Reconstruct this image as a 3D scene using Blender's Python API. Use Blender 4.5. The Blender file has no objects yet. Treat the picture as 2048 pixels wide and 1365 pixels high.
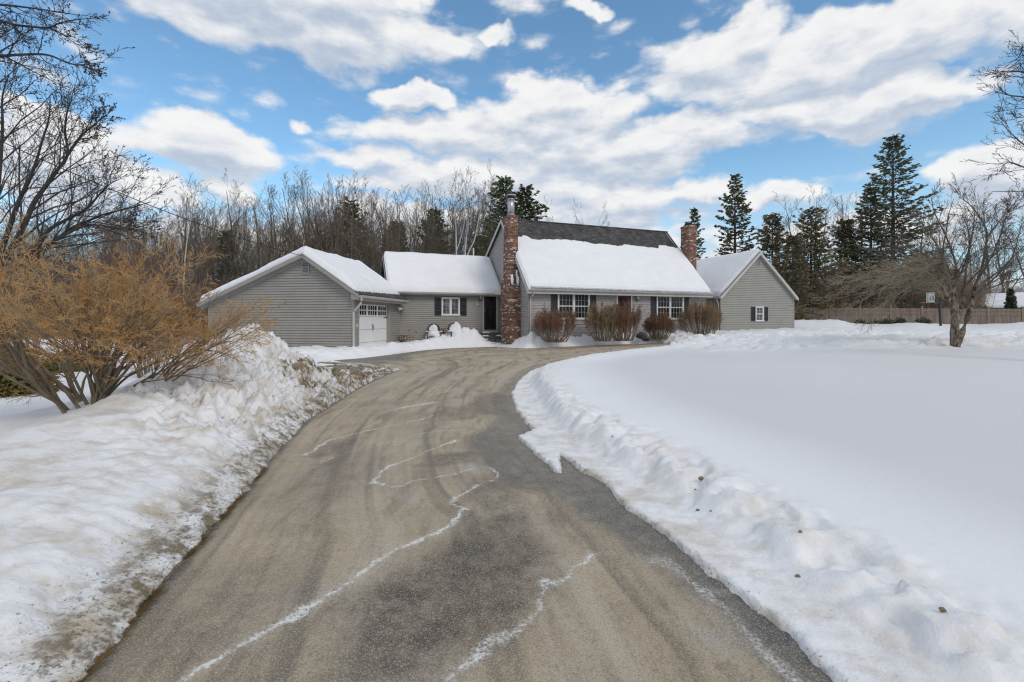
import bpy, math, random
import numpy as np
from mathutils import Vector, Matrix

SC = bpy.context.scene
COL = SC.collection
CAMZ = 1.6
F = 960.0          # focal length of the photograph in its own pixels (2048 wide)

def at(px, py, Y):                     # a point at distance Y seen at (px,py)
    return ((px - 1024.0) / F * Y, Y, CAMZ + (641.0 - py) / F * Y)

# ------------------------------------------------------------------ nodes
def mat(name, col=(.5, .5, .5), rough=.8, spec=.3, metal=0.0):
    m = bpy.data.materials.new(name); m.use_nodes = True
    b = m.node_tree.nodes['Principled BSDF']
    b.inputs['Base Color'].default_value = (*col, 1)
    b.inputs['Roughness'].default_value = rough
    b.inputs['Specular IOR Level'].default_value = spec
    b.inputs['Metallic'].default_value = metal
    return m

class NT:
    def __init__(s, nt): s.nt = nt; s.n = nt.nodes; s.l = nt.links
    def new(s, t, **kw):
        n = s.n.new(t)
        for k, v in kw.items(): setattr(n, k, v)
        return n
    def link(s, a, b): s.l.new(a, b)
    def val(s, x, sock):
        if x is None: return
        if hasattr(x, 'is_output') or isinstance(x, bpy.types.NodeSocket): s.l.new(x, sock)
        else: sock.default_value = x
    def math(s, op, a, b=None, c=None, clamp=False):
        n = s.new('ShaderNodeMath', operation=op, use_clamp=clamp)
        s.val(a, n.inputs[0]); s.val(b, n.inputs[1]); s.val(c, n.inputs[2])
        return n.outputs[0]
    def vmath(s, op, a, b=None):
        n = s.new('ShaderNodeVectorMath', operation=op)
        s.val(a, n.inputs[0]); s.val(b, n.inputs[1])
        return n.outputs['Value'] if op in ('DOT_PRODUCT', 'LENGTH') else n.outputs[0]
    def noise(s, vec, scale, detail=3, rough=.55, out='Fac', dist=0.0):
        n = s.new('ShaderNodeTexNoise'); s.val(vec, n.inputs['Vector'])
        n.inputs['Scale'].default_value = scale; n.inputs['Detail'].default_value = detail
        n.inputs['Roughness'].default_value = rough; n.inputs['Distortion'].default_value = dist
        return n.outputs[out]
    def sstep(s, x, a, b):
        n = s.new('ShaderNodeMapRange', interpolation_type='SMOOTHSTEP')
        s.val(x, n.inputs['Value']); n.inputs['From Min'].default_value = a; n.inputs['From Max'].default_value = b
        return n.outputs['Result']
    def lin(s, x, a, b, c=0., d=1.):
        n = s.new('ShaderNodeMapRange')
        s.val(x, n.inputs['Value']); n.inputs['From Min'].default_value = a; n.inputs['From Max'].default_value = b
        n.inputs['To Min'].default_value = c; n.inputs['To Max'].default_value = d
        return n.outputs['Result']
    def mix(s, f, a, b):
        n = s.new('ShaderNodeMix', data_type='RGBA')
        s.val(f, n.inputs[0])
        for x, k in ((a, 6), (b, 7)):
            if isinstance(x, tuple): n.inputs[k].default_value = (*x[:3], 1)
            else: s.l.new(x, n.inputs[k])
        return n.outputs[2]
    def coord(s, which='Object'):
        return s.new('ShaderNodeTexCoord').outputs[which]
    def scale(s, vec, v):
        n = s.new('ShaderNodeMapping'); s.l.new(vec, n.inputs[0]); n.inputs['Scale'].default_value = v
        return n.outputs[0]
    def attr(s, name):
        return s.new('ShaderNodeAttribute', attribute_name=name).outputs['Fac']
    def bump(s, h, strength=.5, dist=.01):
        n = s.new('ShaderNodeBump'); s.l.new(h, n.inputs['Height'])
        n.inputs['Strength'].default_value = strength; n.inputs['Distance'].default_value = dist
        return n.outputs[0]

def P(m): return NT(m.node_tree), m.node_tree.nodes['Principled BSDF']

def noisy(name, c1, c2, scale=8, rough=.8, spec=.25, bump=.0, bscale=40, det=4, stretch=(1, 1, 1), obj_random=0.0, metal=0.0):
    m = mat(name, c1, rough, spec, metal); t, b = P(m)
    v = t.scale(t.coord(), stretch)
    f = t.sstep(t.noise(v, scale, det), .3, .7)
    c = t.mix(f, c1, c2)
    if obj_random:
        oi = t.new('ShaderNodeObjectInfo').outputs['Random']
        hs = t.new('ShaderNodeHueSaturation'); t.link(c, hs.inputs['Color'])
        t.link(t.lin(oi, 0, 1, 1 - obj_random, 1 + obj_random), hs.inputs['Value'])
        c = hs.outputs[0]
    t.link(c, b.inputs['Base Color'])
    if bump:
        t.link(t.bump(t.noise(v, bscale, 3), bump, .01), b.inputs['Normal'])
    return m

M = {}
M['siding'] = noisy('vinyl_siding', (.345, .325, .295), (.305, .288, .262), 1.2, .55, .35, 0)
M['trim'] = noisy('taupe_trim', (.33, .315, .285), (.30, .285, .26), 3, .55, .3)
M['trim_light'] = noisy('pale_trim', (.55, .54, .50), (.49, .48, .45), 3, .5, .35)
M['white'] = noisy('white_vinyl', (.80, .80, .78), (.74, .74, .73), 2, .4, .4)
M['door_white'] = noisy('white_door_paint', (.82, .82, .81), (.77, .77, .77), 1.5, .4, .4)
M['shutter'] = noisy('charcoal_shutter', (.035, .036, .038), (.05, .05, .052), 6, .5, .3)
M['shutter_grey'] = noisy('grey_shutter', (.06, .06, .062), (.075, .075, .078), 6, .5, .3)
M['black'] = mat('black_metal', (.02, .02, .022), .4, .5)
M['darkdoor'] = mat('dark_storm_door', (.018, .016, .015), .35, .5)
M['red'] = noisy('red_door_paint', (.16, .012, .015), (.12, .01, .012), 2, .4, .4)
M['brass'] = mat('brass', (.5, .33, .12), .35, .5, .8)
M['lamp_glass'] = mat('lamp_glass', (.5, .48, .42), .2, .5)
M['steel'] = noisy('galvanised_steel', (.55, .56, .58), (.4, .41, .43), 5, .35, .5, metal=.85)
M['chair'] = noisy('maroon_plastic', (.10, .035, .04), (.07, .025, .03), 5, .6, .3)
M['stone_step'] = noisy('granite_step', (.19, .195, .19), (.10, .105, .10), 9, .85, .2, .5, 30)
M['stone'] = noisy('brown_stone', (.30, .22, .15), (.20, .15, .10), 14, .9, .2, .4, 40)
M['post'] = mat('dark_pole', (.03, .03, .035), .5, .4)
M['rim'] = mat('orange_rim', (.5, .10, .03), .5, .4)
M['wire'] = mat('wire', (.03, .03, .03), .6, .3)
M['pvc'] = mat('white_pvc', (.75, .75, .73), .4, .4)
M['rock_dark'] = noisy('dark_boulder', (.05, .052, .055), (.09, .09, .09), 8, .8, .3, .5, 20)

def glass(name, tint, curtain=None):
    m = mat(name, tint, .06, .35); t, b = P(m)
    if curtain:
        c = t.coord(); f = t.noise(t.scale(c, (9, 9, .6)), 3, 2)
        z = t.noise(c, 1.3, 2)
        ff = t.math('MULTIPLY', t.sstep(f, .42, .62), t.sstep(z, .35, .6))
        t.link(t.mix(ff, tint, curtain), b.inputs['Base Color'])
    return m
M['pane'] = glass('window_glass', (.014, .017, .02), (.06, .062, .065))
M['pane_curtain'] = glass('window_glass_with_curtain', (.05, .055, .06), (.30, .31, .32))
M['pane_dark'] = glass('dark_glass', (.012, .013, .015), (.05, .045, .042))
M['pane_garage'] = glass('garage_glass', (.012, .012, .012))

# wood-shingle wall: rows come from geometry, the joints from the material
def shingle_wall():
    m = mat('painted_cedar_shingles', (.42, .40, .40), .7, .25); t, b = P(m)
    c = t.coord()
    sx = t.new('ShaderNodeSeparateXYZ'); t.link(c, sx.inputs[0])
    cb = t.new('ShaderNodeCombineXYZ')
    t.link(t.math('ADD', sx.outputs[0], sx.outputs[1]), cb.inputs[0]); t.link(sx.outputs[2], cb.inputs[1])
    br = t.new('ShaderNodeTexBrick'); t.link(cb.outputs[0], br.inputs['Vector'])
    br.inputs['Scale'].default_value = 1.0; br.inputs['Brick Width'].default_value = .16
    br.inputs['Row Height'].default_value = .14; br.inputs['Mortar Size'].default_value = .007
    br.inputs['Color1'].default_value = (.50, .475, .47, 1); br.inputs['Color2'].default_value = (.38, .365, .36, 1)
    br.inputs['Mortar'].default_value = (.2, .19, .19, 1); br.inputs['Bias'].default_value = .1
    n = t.noise(c, 1.1, 3)
    t.link(t.mix(t.sstep(n, .3, .8), br.outputs['Color'], (.44, .40, .40)), b.inputs['Base Color'])
    b_in = t.bump(br.outputs['Fac'], -.4, .006); t.link(b_in, b.inputs['Normal'])
    return m
M['shingle_wall'] = shingle_wall()

def brick():
    m = mat('old_brick', (.2, .1, .07), .85, .2); t, b = P(m)
    c = t.coord()
    sx = t.new('ShaderNodeSeparateXYZ'); t.link(c, sx.inputs[0])
    cb = t.new('ShaderNodeCombineXYZ')
    t.link(t.math('ADD', sx.outputs[0], sx.outputs[1]), cb.inputs[0]); t.link(sx.outputs[2], cb.inputs[1])
    def layer(c1, c2, bias):
        br = t.new('ShaderNodeTexBrick'); t.link(cb.outputs[0], br.inputs['Vector'])
        br.inputs['Scale'].default_value = 1.0; br.inputs['Brick Width'].default_value = .205
        br.inputs['Row Height'].default_value = .068; br.inputs['Mortar Size'].default_value = .007
        br.inputs['Color1'].default_value = (*c1, 1); br.inputs['Color2'].default_value = (*c2, 1)
        br.inputs['Mortar'].default_value = (.27, .23, .19, 1); br.inputs['Bias'].default_value = bias
        return br
    b1 = layer((.22, .075, .045), (.075, .035, .028), 0)
    # random white painted bricks
    v = t.new('ShaderNodeTexVoronoi', feature='F1'); t.link(t.scale(cb.outputs[0], (4.9, 14.7, 1)), v.inputs['Vector']); v.inputs['Scale'].default_value = 1
    rs = t.new('ShaderNodeSeparateColor'); t.link(v.outputs['Color'], rs.inputs[0])
    wht = t.math('GREATER_THAN', rs.outputs[0], .87)
    tan = t.math('LESS_THAN', rs.outputs[1], .25)
    c1 = t.mix(tan, b1.outputs['Color'], (.30, .15, .09))
    c2 = t.mix(wht, c1, (.62, .58, .52))
    c3 = t.mix(b1.outputs['Fac'], c2, (.25, .21, .18))
    t.link(c3, b.inputs['Base Color'])
    t.link(t.bump(b1.outputs['Fac'], -.7, .012), b.inputs['Normal'])
    return m
M['brick'] = brick()

def roof_shingle():
    m = mat('asphalt_shingles', (.1, .1, .1), .9, .15); t, b = P(m)
    c = t.coord()
    sx = t.new('ShaderNodeSeparateXYZ'); t.link(c, sx.inputs[0])
    cb = t.new('ShaderNodeCombineXYZ')
    t.link(sx.outputs[0], cb.inputs[0]); t.link(t.math('MULTIPLY', sx.outputs[2], 1.4), cb.inputs[1])
    br = t.new('ShaderNodeTexBrick'); t.link(cb.outputs[0], br.inputs['Vector'])
    br.inputs['Scale'].default_value = 1.0; br.inputs['Brick Width'].default_value = .32
    br.inputs['Row Height'].default_value = .145; br.inputs['Mortar Size'].default_value = .01
    br.inputs['Color1'].default_value = (.135, .13, .125, 1); br.inputs['Color2'].default_value = (.075, .073, .07, 1)
    br.inputs['Mortar'].default_value = (.03, .03, .03, 1)
    n = t.noise(t.scale(c, (1.0, 1, .35)), 2.2, 5, .65)
    t.link(t.mix(t.sstep(n, .38, .7), br.outputs['Color'], (.045, .044, .045)), b.inputs['Base Color'])
    t.link(t.bump(br.outputs['Fac'], -.6, .02), b.inputs['Normal'])
    return m
M['roof'] = roof_shingle()

def snowmat(name, lo=(.83, .83, .84), fine=1.0, icy=False):
    m = mat(name, lo, .7, .25); t, b = P(m)
    c = t.coord()
    f = t.noise(c, 1.4, 4)
    col = t.mix(t.sstep(f, .3, .8), lo, tuple(min(.9, x + .05) for x in lo))
    if icy:
        g = t.noise(t.scale(c, (5, 5, 1.2)), 3.5, 5, .7)
        col = t.mix(t.sstep(g, .42, .62), (.62, .64, .67), (.30, .32, .36))
    t.link(col, b.inputs['Base Color'])
    h = t.math('ADD', t.noise(c, 9, 5, .6), t.math('MULTIPLY', t.noise(c, 60, 3), .35))
    t.link(t.bump(h, .35 * fine, .05), b.inputs['Normal'])
    b.inputs['Subsurface Weight'].default_value = 0.0
    return m
M['snow'] = snowmat('roof_snow')
M['ice'] = snowmat('gutter_ice', icy=True)

def bark(name, c1, c2, sc=6, stretch=(1, 1, .25), rnd=.18):
    return noisy(name, c1, c2, sc, .9, .15, .5, 18, 4, stretch, rnd)
M['bark'] = bark('grey_brown_bark', (.13, .11, .09), (.20, .175, .145))
M['twig'] = bark('forest_twigs', (.13, .105, .082), (.195, .162, .128), 2, (1, 1, 1), .3)
M['twig_red'] = bark('reddish_forest_twigs', (.16, .115, .085), (.215, .165, .125), 2, (1, 1, 1), .3)
M['bark_dark'] = bark('dark_bark', (.06, .052, .05), (.10, .09, .082))
M['twig_dark'] = bark('dark_twigs', (.05, .042, .045), (.075, .062, .06), 3)
M['birch'] = bark('birch_bark', (.62, .61, .58), (.42, .40, .37), 4, (1, 1, 2), .05)
M['apple_bark'] = bark('flaking_apple_bark', (.045, .032, .024), (.29, .235, .18), 13, (1, 1, .5), 0)
M['apple_twig'] = bark('apple_twigs', (.10, .08, .07), (.155, .13, .11), 3)
M['weep'] = bark('pale_drooping_twigs', (.24, .20, .145), (.34, .29, .215), 3)
M['bush_stem'] = bark('bush_stems', (.16, .125, .085), (.24, .195, .14), 8, (1, 1, .4), 0)
M['bush_twig'] = noisy('golden_twigs', (.66, .36, .13), (.42, .31, .18), 5.0, .8, .2, 0, obj_random=0)
M['hedge_stem'] = bark('hedge_stems', (.22, .175, .125), (.34, .28, .21), 8, (1, 1, .4), 0)
M['hedge_red'] = noisy('reddish_hedge_twigs', (.25, .115, .075), (.22, .155, .10), 3, .85, .15, 0, obj_random=.12)
M['hedge_olive'] = noisy('olive_hedge_twigs', (.23, .18, .105), (.27, .165, .10), 3, .85, .15, 0, obj_random=.12)
M['needle'] = noisy('spruce_needles', (.075, .09, .055), (.17, .18, .105), 1.3, .85, .15, 0, obj_random=.2)
M['needle_pine'] = noisy('pine_needles', (.075, .10, .05), (.15, .17, .085), 1.3, .85, .15, 0, obj_random=.2)
M['needle_brown'] = noisy('olive_needles', (.13, .11, .06), (.23, .19, .11), 1.1, .85, .15, 0, obj_random=.2)
M['juniper'] = noisy('juniper_sprays', (.06, .075, .02), (.13, .13, .035), 3, .85, .15, 0, obj_random=.1)
M['brush'] = noisy('brush_stems', (.22, .13, .07), (.15, .115, .085), .25, .9, .1, 0)
M['deadplant'] = noisy('dead_leaves', (.28, .14, .05), (.16, .08, .04), 5, .85, .15)
M['grass'] = noisy('dead_grass', (.26, .17, .07), (.10, .07, .035), 6, .9, .1)
M['green_wall'] = noisy('green_clapboard', (.15, .16, .11), (.13, .14, .10), 2, .7, .2)
M['fence'] = noisy('weathered_cedar', (.30, .235, .195), (.20, .155, .13), 1.2, .85, .15, .5, 25, 4, (6, 6, .5))
M['fence_post'] = noisy('cedar_posts', (.30, .24, .18), (.22, .175, .13), 3, .85, .15, .4, 20)

# ------------------------------------------------------------------ mesh helpers
class MB:
    def __init__(s): s.v = []; s.f = []
    def add(s, vs, fs):
        o = len(s.v); s.v.extend(vs); s.f.extend([tuple(i + o for i in f) for f in fs])
    def quad(s, a, b, c, d): s.add([a, b, c, d], [(0, 1, 2, 3)])
    def hexa(s, p):   # p: 8 points, bottom 4 then top 4
        s.add(p, [(3, 2, 1, 0), (4, 5, 6, 7), (0, 1, 5, 4), (1, 2, 6, 5), (2, 3, 7, 6), (3, 0, 4, 7)])
    def box(s, x0, x1, y0, y1, z0, z1):
        s.hexa([(x0, y0, z0), (x1, y0, z0), (x1, y1, z0), (x0, y1, z0), (x0, y0, z1), (x1, y0, z1), (x1, y1, z1), (x0, y1, z1)])
    def obox(s, fr, a0, a1, n0, n1, z0, z1):   # box on a wall frame fr=(P0,T,N)
        q = []
        for z in (z0, z1):
            for a, n in ((a0, n0), (a1, n0), (a1, n1), (a0, n1)): q.append(fp(fr, a, n, z))
        s.hexa(q)
    def slab(s, quad, th):   # quad of 4 points, extruded straight down by th
        lo = [(x, y, z - th) for x, y, z in quad]
        s.hexa(lo + list(quad))
    def loft(s, rings, cap=True):
        n = len(rings[0]); o = len(s.v)
        for r in rings: s.v.extend(r)
        for i in range(len(rings) - 1):
            for j in range(n):
                k = (j + 1) % n
                s.f.append((o + i * n + j, o + i * n + k, o + (i + 1) * n + k, o + (i + 1) * n + j))
        if cap:
            s.f.append(tuple(o + j for j in reversed(range(n)))); s.f.append(tuple(o + (len(rings) - 1) * n + j for j in range(n)))
    def tube(s, pts, rad, k=8, cap=True):
        rings = []
        up = Vector((0, 0, 1))
        for i, p in enumerate(pts):
            p = Vector(p)
            d = (Vector(pts[min(i + 1, len(pts) - 1)]) - Vector(pts[max(i - 1, 0)])).normalized()
            a = d.cross(up if abs(d.z) < .9 else Vector((1, 0, 0))).normalized(); b = d.cross(a)
            r = rad[i] if isinstance(rad, (list, tuple)) else rad
            rings.append([tuple(p + (a * math.cos(2 * math.pi * j / k) + b * math.sin(2 * math.pi * j / k)) * r) for j in range(k)])
        s.loft(rings, cap)
    def grid(s, G):   # G[i][j] points
        o = len(s.v); n = len(G); m = len(G[0])
        for r in G: s.v.extend(r)
        for i in range(n - 1):
            for j in range(m - 1):
                a = o + i * m + j; s.f.append((a, a + 1, a + m + 1, a + m))
    def build(s, name, m, parent=None, smooth=False, bevel=0):
        me = bpy.data.meshes.new(name); me.from_pydata(s.v, [], s.f); me.update()
        return link(name, me, m, parent, smooth, bevel)

def link(name, me, m, parent=None, smooth=False, bevel=0):
    for mm in (m if isinstance(m, (list, tuple)) else [m]): me.materials.append(mm)
    if smooth: me.polygons.foreach_set('use_smooth', [True] * len(me.polygons))
    o = bpy.data.objects.new(name, me); COL.objects.link(o)
    if parent: o.parent = parent
    if bevel:
        b = o.modifiers.new('bevel', 'BEVEL'); b.width = bevel; b.segments = 2; b.limit_method = 'ANGLE'
    return o

def fp(fr, a, n, z):
    (px, py), (tx, ty), (nx, ny) = fr
    return (px + tx * a + nx * n, py + ty * a + ny * n, z)

def npmesh(name, V, Fq, m, parent=None, smooth=False):
    me = bpy.data.meshes.new(name); k = Fq.shape[1]
    me.vertices.add(len(V)); me.vertices.foreach_set('co', np.ascontiguousarray(V, dtype=np.float32).ravel())
    me.loops.add(Fq.size); me.loops.foreach_set('vertex_index', np.ascontiguousarray(Fq, dtype=np.int32).ravel())
    me.polygons.add(len(Fq)); me.polygons.foreach_set('loop_start', np.arange(0, Fq.size, k, dtype=np.int32))
    try: me.polygons.foreach_set('loop_total', np.full(len(Fq), k, dtype=np.int32))
    except Exception: pass
    me.update(calc_edges=True)
    return link(name, me, m, parent, smooth)

def sticks(name, segs, m, parent=None, k=3, rmin=0.0):
    """segs: list of (x0,y0,z0,x1,y1,z1,r0,r1) -> one mesh of tapered prisms"""
    A = np.array(segs, dtype=np.float64).reshape(-1, 8)
    p, q = A[:, :3], A[:, 3:6]; r0, r1 = np.maximum(A[:, 6], rmin), np.maximum(A[:, 7], rmin)
    d = q - p; L = np.linalg.norm(d, axis=1, keepdims=True); d = d / np.maximum(L, 1e-9)
    ref = np.where(np.abs(d[:, 2:3]) < .9, np.array([[0, 0, 1.]]), np.array([[1., 0, 0]]))
    a = np.cross(d, ref); a /= np.maximum(np.linalg.norm(a, axis=1, keepdims=True), 1e-9); b = np.cross(d, a)
    ang = np.arange(k) * 2 * np.pi / k
    c, s_ = np.cos(ang)[None, :, None], np.sin(ang)[None, :, None]
    o = a[:, None, :] * c + b[:, None, :] * s_
    R0 = p[:, None, :] - d[:, None, :] * r0[:, None, None] * .3 + o * r0[:, None, None]
    R1 = q[:, None, :] + o * r1[:, None, None]
    V = np.concatenate([R0, R1], axis=1).reshape(-1, 3)
    n = len(A); base = (np.arange(n) * 2 * k)[:, None]
    j = np.arange(k)[None, :]; j2 = (j + 1) % k
    Fq = np.stack([base + j, base + j2, base + k + j2, base + k + j], axis=2).reshape(-1, 4)
    return npmesh(name, V, Fq, m, parent)

def leaves(name, C, D, W, m, parent=None):
    """flat diamond sprays: centres C (n,3), half-length vectors D, half-width vectors W"""
    V = np.stack([C - D, C + W, C + D, C - W], axis=1).reshape(-1, 3)
    Fq = np.arange(len(C) * 4).reshape(-1, 4)
    return npmesh(name, V, Fq, m, parent)

def tag(o, label=None, cat=None, group=None, kind=None):
    if label: o['label'] = label
    if cat: o['category'] = cat
    if group: o['group'] = group
    if kind: o['kind'] = kind
    return o

def thing(name, label, cat, loc=(0, 0, 0), rotz=0, group=None):
    o = bpy.data.objects.new(name, None); o.empty_display_size = .3; COL.objects.link(o)
    o.location = loc; o.rotation_euler = (0, 0, rotz)
    return tag(o, label, cat, group)

def dup(root, loc, rotz=0, scale=1.0, label=None, group=None):
    r = root.copy(); COL.objects.link(r); r.location = loc; r.rotation_euler = (0, 0, rotz)
    r.scale = scale if isinstance(scale, tuple) else (scale,) * 3
    if label: r['label'] = label
    if group: r['group'] = group
    for ch in list(root.children):
        c = ch.copy(); COL.objects.link(c); c.parent = r
        for g in list(ch.children):
            d = g.copy(); COL.objects.link(d); d.parent = c
    return r

# ------------------------------------------------------------------ numpy noise
_rs = np.random.RandomState(7)
_perm = _rs.permutation(512).astype(np.int32); _perm = np.concatenate([_perm, _perm])
_ga = _rs.rand(512) * 2 * np.pi; _gx = np.cos(_ga); _gy = np.sin(_ga)
def perlin(x, y, seed=0):
    x = x + seed * 17.13; y = y - seed * 9.71
    xi = np.floor(x).astype(np.int32); yi = np.floor(y).astype(np.int32)
    xf = x - xi; yf = y - yi
    u = xf * xf * xf * (xf * (xf * 6 - 15) + 10); v = yf * yf * yf * (yf * (yf * 6 - 15) + 10)
    def g(ix, iy, fx, fy):
        h = _perm[_perm[ix & 511] + (iy & 511)]
        return _gx[h] * fx + _gy[h] * fy
    a = g(xi, yi, xf, yf); b = g(xi + 1, yi, xf - 1, yf); c = g(xi, yi + 1, xf, yf - 1); d = g(xi + 1, yi + 1, xf - 1, yf - 1)
    return (a + u * (b - a) + v * ((c + u * (d - c)) - (a + u * (b - a)))) * 1.4
def fbm(x, y, o=4, seed=0, gain=.5):
    s = 0; a = 1.; t = 0
    for i in range(o):
        s = s + perlin(x * 2 ** i, y * 2 ** i, seed + i) * a; t += a; a *= gain
    return s / t
def billow(x, y, o=3, seed=0, gain=.5):
    s = 0; a = 1.; t = 0
    for i in range(o):
        s = s + np.abs(perlin(x * 2.1 ** i, y * 2.1 ** i, seed + i)) * a; t += a; a *= gain
    return s / t
def ss(a, b, x):
    t = np.clip((x - a) / (b - a), 0, 1); return t * t * (3 - 2 * t)
SUNE = 1.05; SKY_SAT = 1.08; SKY_VAL = 1.7; EXPO = 0.0
# ------------------------------------------------------------------ terrain
def g(x, y):
    x = np.asarray(x, float); y = np.asarray(y, float)
    return ss(6, 24, y) * (.2 + .02 * np.clip(x, -2, 12)) + ss(24, 42, y) * ss(4, 14, x) * .45

LEFT = [(-1.62, -4), (-1.68, .5), (-1.90, 2.12), (-2.2, 3.3), (-2.51, 4.6), (-2.83, 5.8), (-3.29, 7.9), (-3.53, 10.5), (-3.58, 12.9), (-3.46, 14.8)]
APRON = [(-3.46, 14.8), (-3.95, 15.7), (-5.1, 16.6), (-6.3, 17.0), (-6.65, 17.7), (-5.9, 18.6), (-5.5, 19.4), (-5.0, 20.8), (-4.5, 22.4), (-3.9, 23.7), (-2.6, 25.1), (-1.7, 25.6), (-.9, 25.9),
         (-.1, 24.6), (.64, 23.6), (1.9, 24.0), (3.3, 24.7), (5.2, 25.3), (6.6, 25.7), (8.0, 25.8)]
INNER = [(8.0, 25.8), (8.4, 24.0), (7.0, 21.6), (4.4, 19.6), (2.4, 17.7), (1.2, 15.8), (.5, 14), (.15, 12), (-.02, 10.2), (.07, 8.4), (.22, 7.4), (.31, 6.95), (.07, 6.56), (.27, 5.73), (.44, 5.05), (.52, 5.0), (.57, 5.67),
         (.72, 5.17), (.88, 4.67), (.98, 4.02), (1.09, 3.67), (1.25, 3.03), (1.38, 2.49), (1.42, 2.12), (1.5, .5), (1.55, -4)]
BANK = [(9, 26), (8.6, 23.8), (7.2, 21.4), (4.6, 19.4), (2.6, 17.5), (1.45, 15.6), (.75, 14), (.42, 12), (.39, 11.0), (.47, 9), (.55, 7.4), (.80, 6.3), (1.0, 5.5), (1.22, 4.77), (1.42, 3.9), (1.62, 3.0), (1.75, 2.2), (1.9, .5), (2, -4)]

def pdist(x, y, pts):
    d = np.full(x.shape, 1e9)
    for (ax, ay), (bx, by) in zip(pts[:-1], pts[1:]):
        dx, dy = bx - ax, by - ay; L = dx * dx + dy * dy + 1e-12
        t = np.clip(((x - ax) * dx + (y - ay) * dy) / L, 0, 1)
        d = np.minimum(d, (x - ax - t * dx) ** 2 + (y - ay - t * dy) ** 2)
    return np.sqrt(d)
def inside(x, y, pts):
    c = np.zeros(x.shape, bool)
    n = len(pts)
    for i in range(n):
        ax, ay = pts[i]; bx, by = pts[(i + 1) % n]
        if ay == by: continue
        k = ((ay > y) != (by > y)) & (x < (bx - ax) * (y - ay) / (by - ay) + ax)
        c ^= k
    return c
POLY = LEFT + APRON[1:] + INNER[1:]

LT_Y = np.array([-4, 1, 2.1, 4, 5.5, 7, 8.5, 10.2, 11.2, 12.4, 14.0, 16])
LT_U = np.array([0, .25, .6, 1.1, 1.6, 2.0, 2.5, 3.2, 4.2, 6.0, 60])
LT_H = np.array([
    [.02, .10, .24, .34, .42, .50, .50, .42, .30, .22, .22],
    [.02, .10, .24, .34, .42, .50, .50, .42, .30, .22, .22],
    [.02, .10, .24, .35, .43, .51, .51, .40, .28, .22, .22],
    [.02, .12, .27, .38, .47, .53, .50, .34, .24, .20, .20],
    [.03, .14, .30, .42, .52, .56, .42, .26, .20, .18, .18],
    [.03, .14, .28, .46, .62, .70, .62, .40, .22, .18, .18],
    [.03, .12, .28, .60, .85, .98, .86, .50, .24, .18, .18],
    [.03, .12, .26, .70, 1.20, 1.42, 1.20, .62, .26, .18, .18],
    [.03, .06, .12, .30, .80, 1.10, 1.02, .60, .26, .18, .18],
    [.03, .05, .08, .12, .17, .24, .30, .30, .25, .2, .18],
    [.01, .02, .04, .07, .10, .14, .18, .22, .2, .2, .2],
    [.01, .02, .03, .05, .08, .10, .14, .18, .2, .2, .2]])
def table(u, y):
    yi = np.clip(np.searchsorted(LT_Y, y) - 1, 0, len(LT_Y) - 2); ui = np.clip(np.searchsorted(LT_U, u) - 1, 0, len(LT_U) - 2)
    fy = np.clip((y - LT_Y[yi]) / (LT_Y[yi + 1] - LT_Y[yi]), 0, 1); fu = np.clip((u - LT_U[ui]) / (LT_U[ui + 1] - LT_U[ui]), 0, 1)
    fu = fu * fu * (3 - 2 * fu) * .5 + fu * .5; fy = fy * fy * (3 - 2 * fy)
    a = LT_H[yi, ui] * (1 - fu) + LT_H[yi, ui + 1] * fu; b = LT_H[yi + 1, ui] * (1 - fu) + LT_H[yi + 1, ui + 1] * fu
    return a * (1 - fy) + b * fy

def gauss(x, y, cx, cy, sx, sy=None, rot=0):
    sy = sy or sx
    c, s = math.cos(rot), math.sin(rot)
    u = (x - cx) * c + (y - cy) * s; v = -(x - cx) * s + (y - cy) * c
    return np.exp(-(u / sx) ** 2 - (v / sy) ** 2)

HC = (.84, 24.5); HA = math.radians(21.0)
def house_local(x, y):
    dx, dy = x - HC[0], y - HC[1]
    return dx * math.cos(HA) + dy * math.sin(HA), -dx * math.sin(HA) + dy * math.cos(HA)

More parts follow.
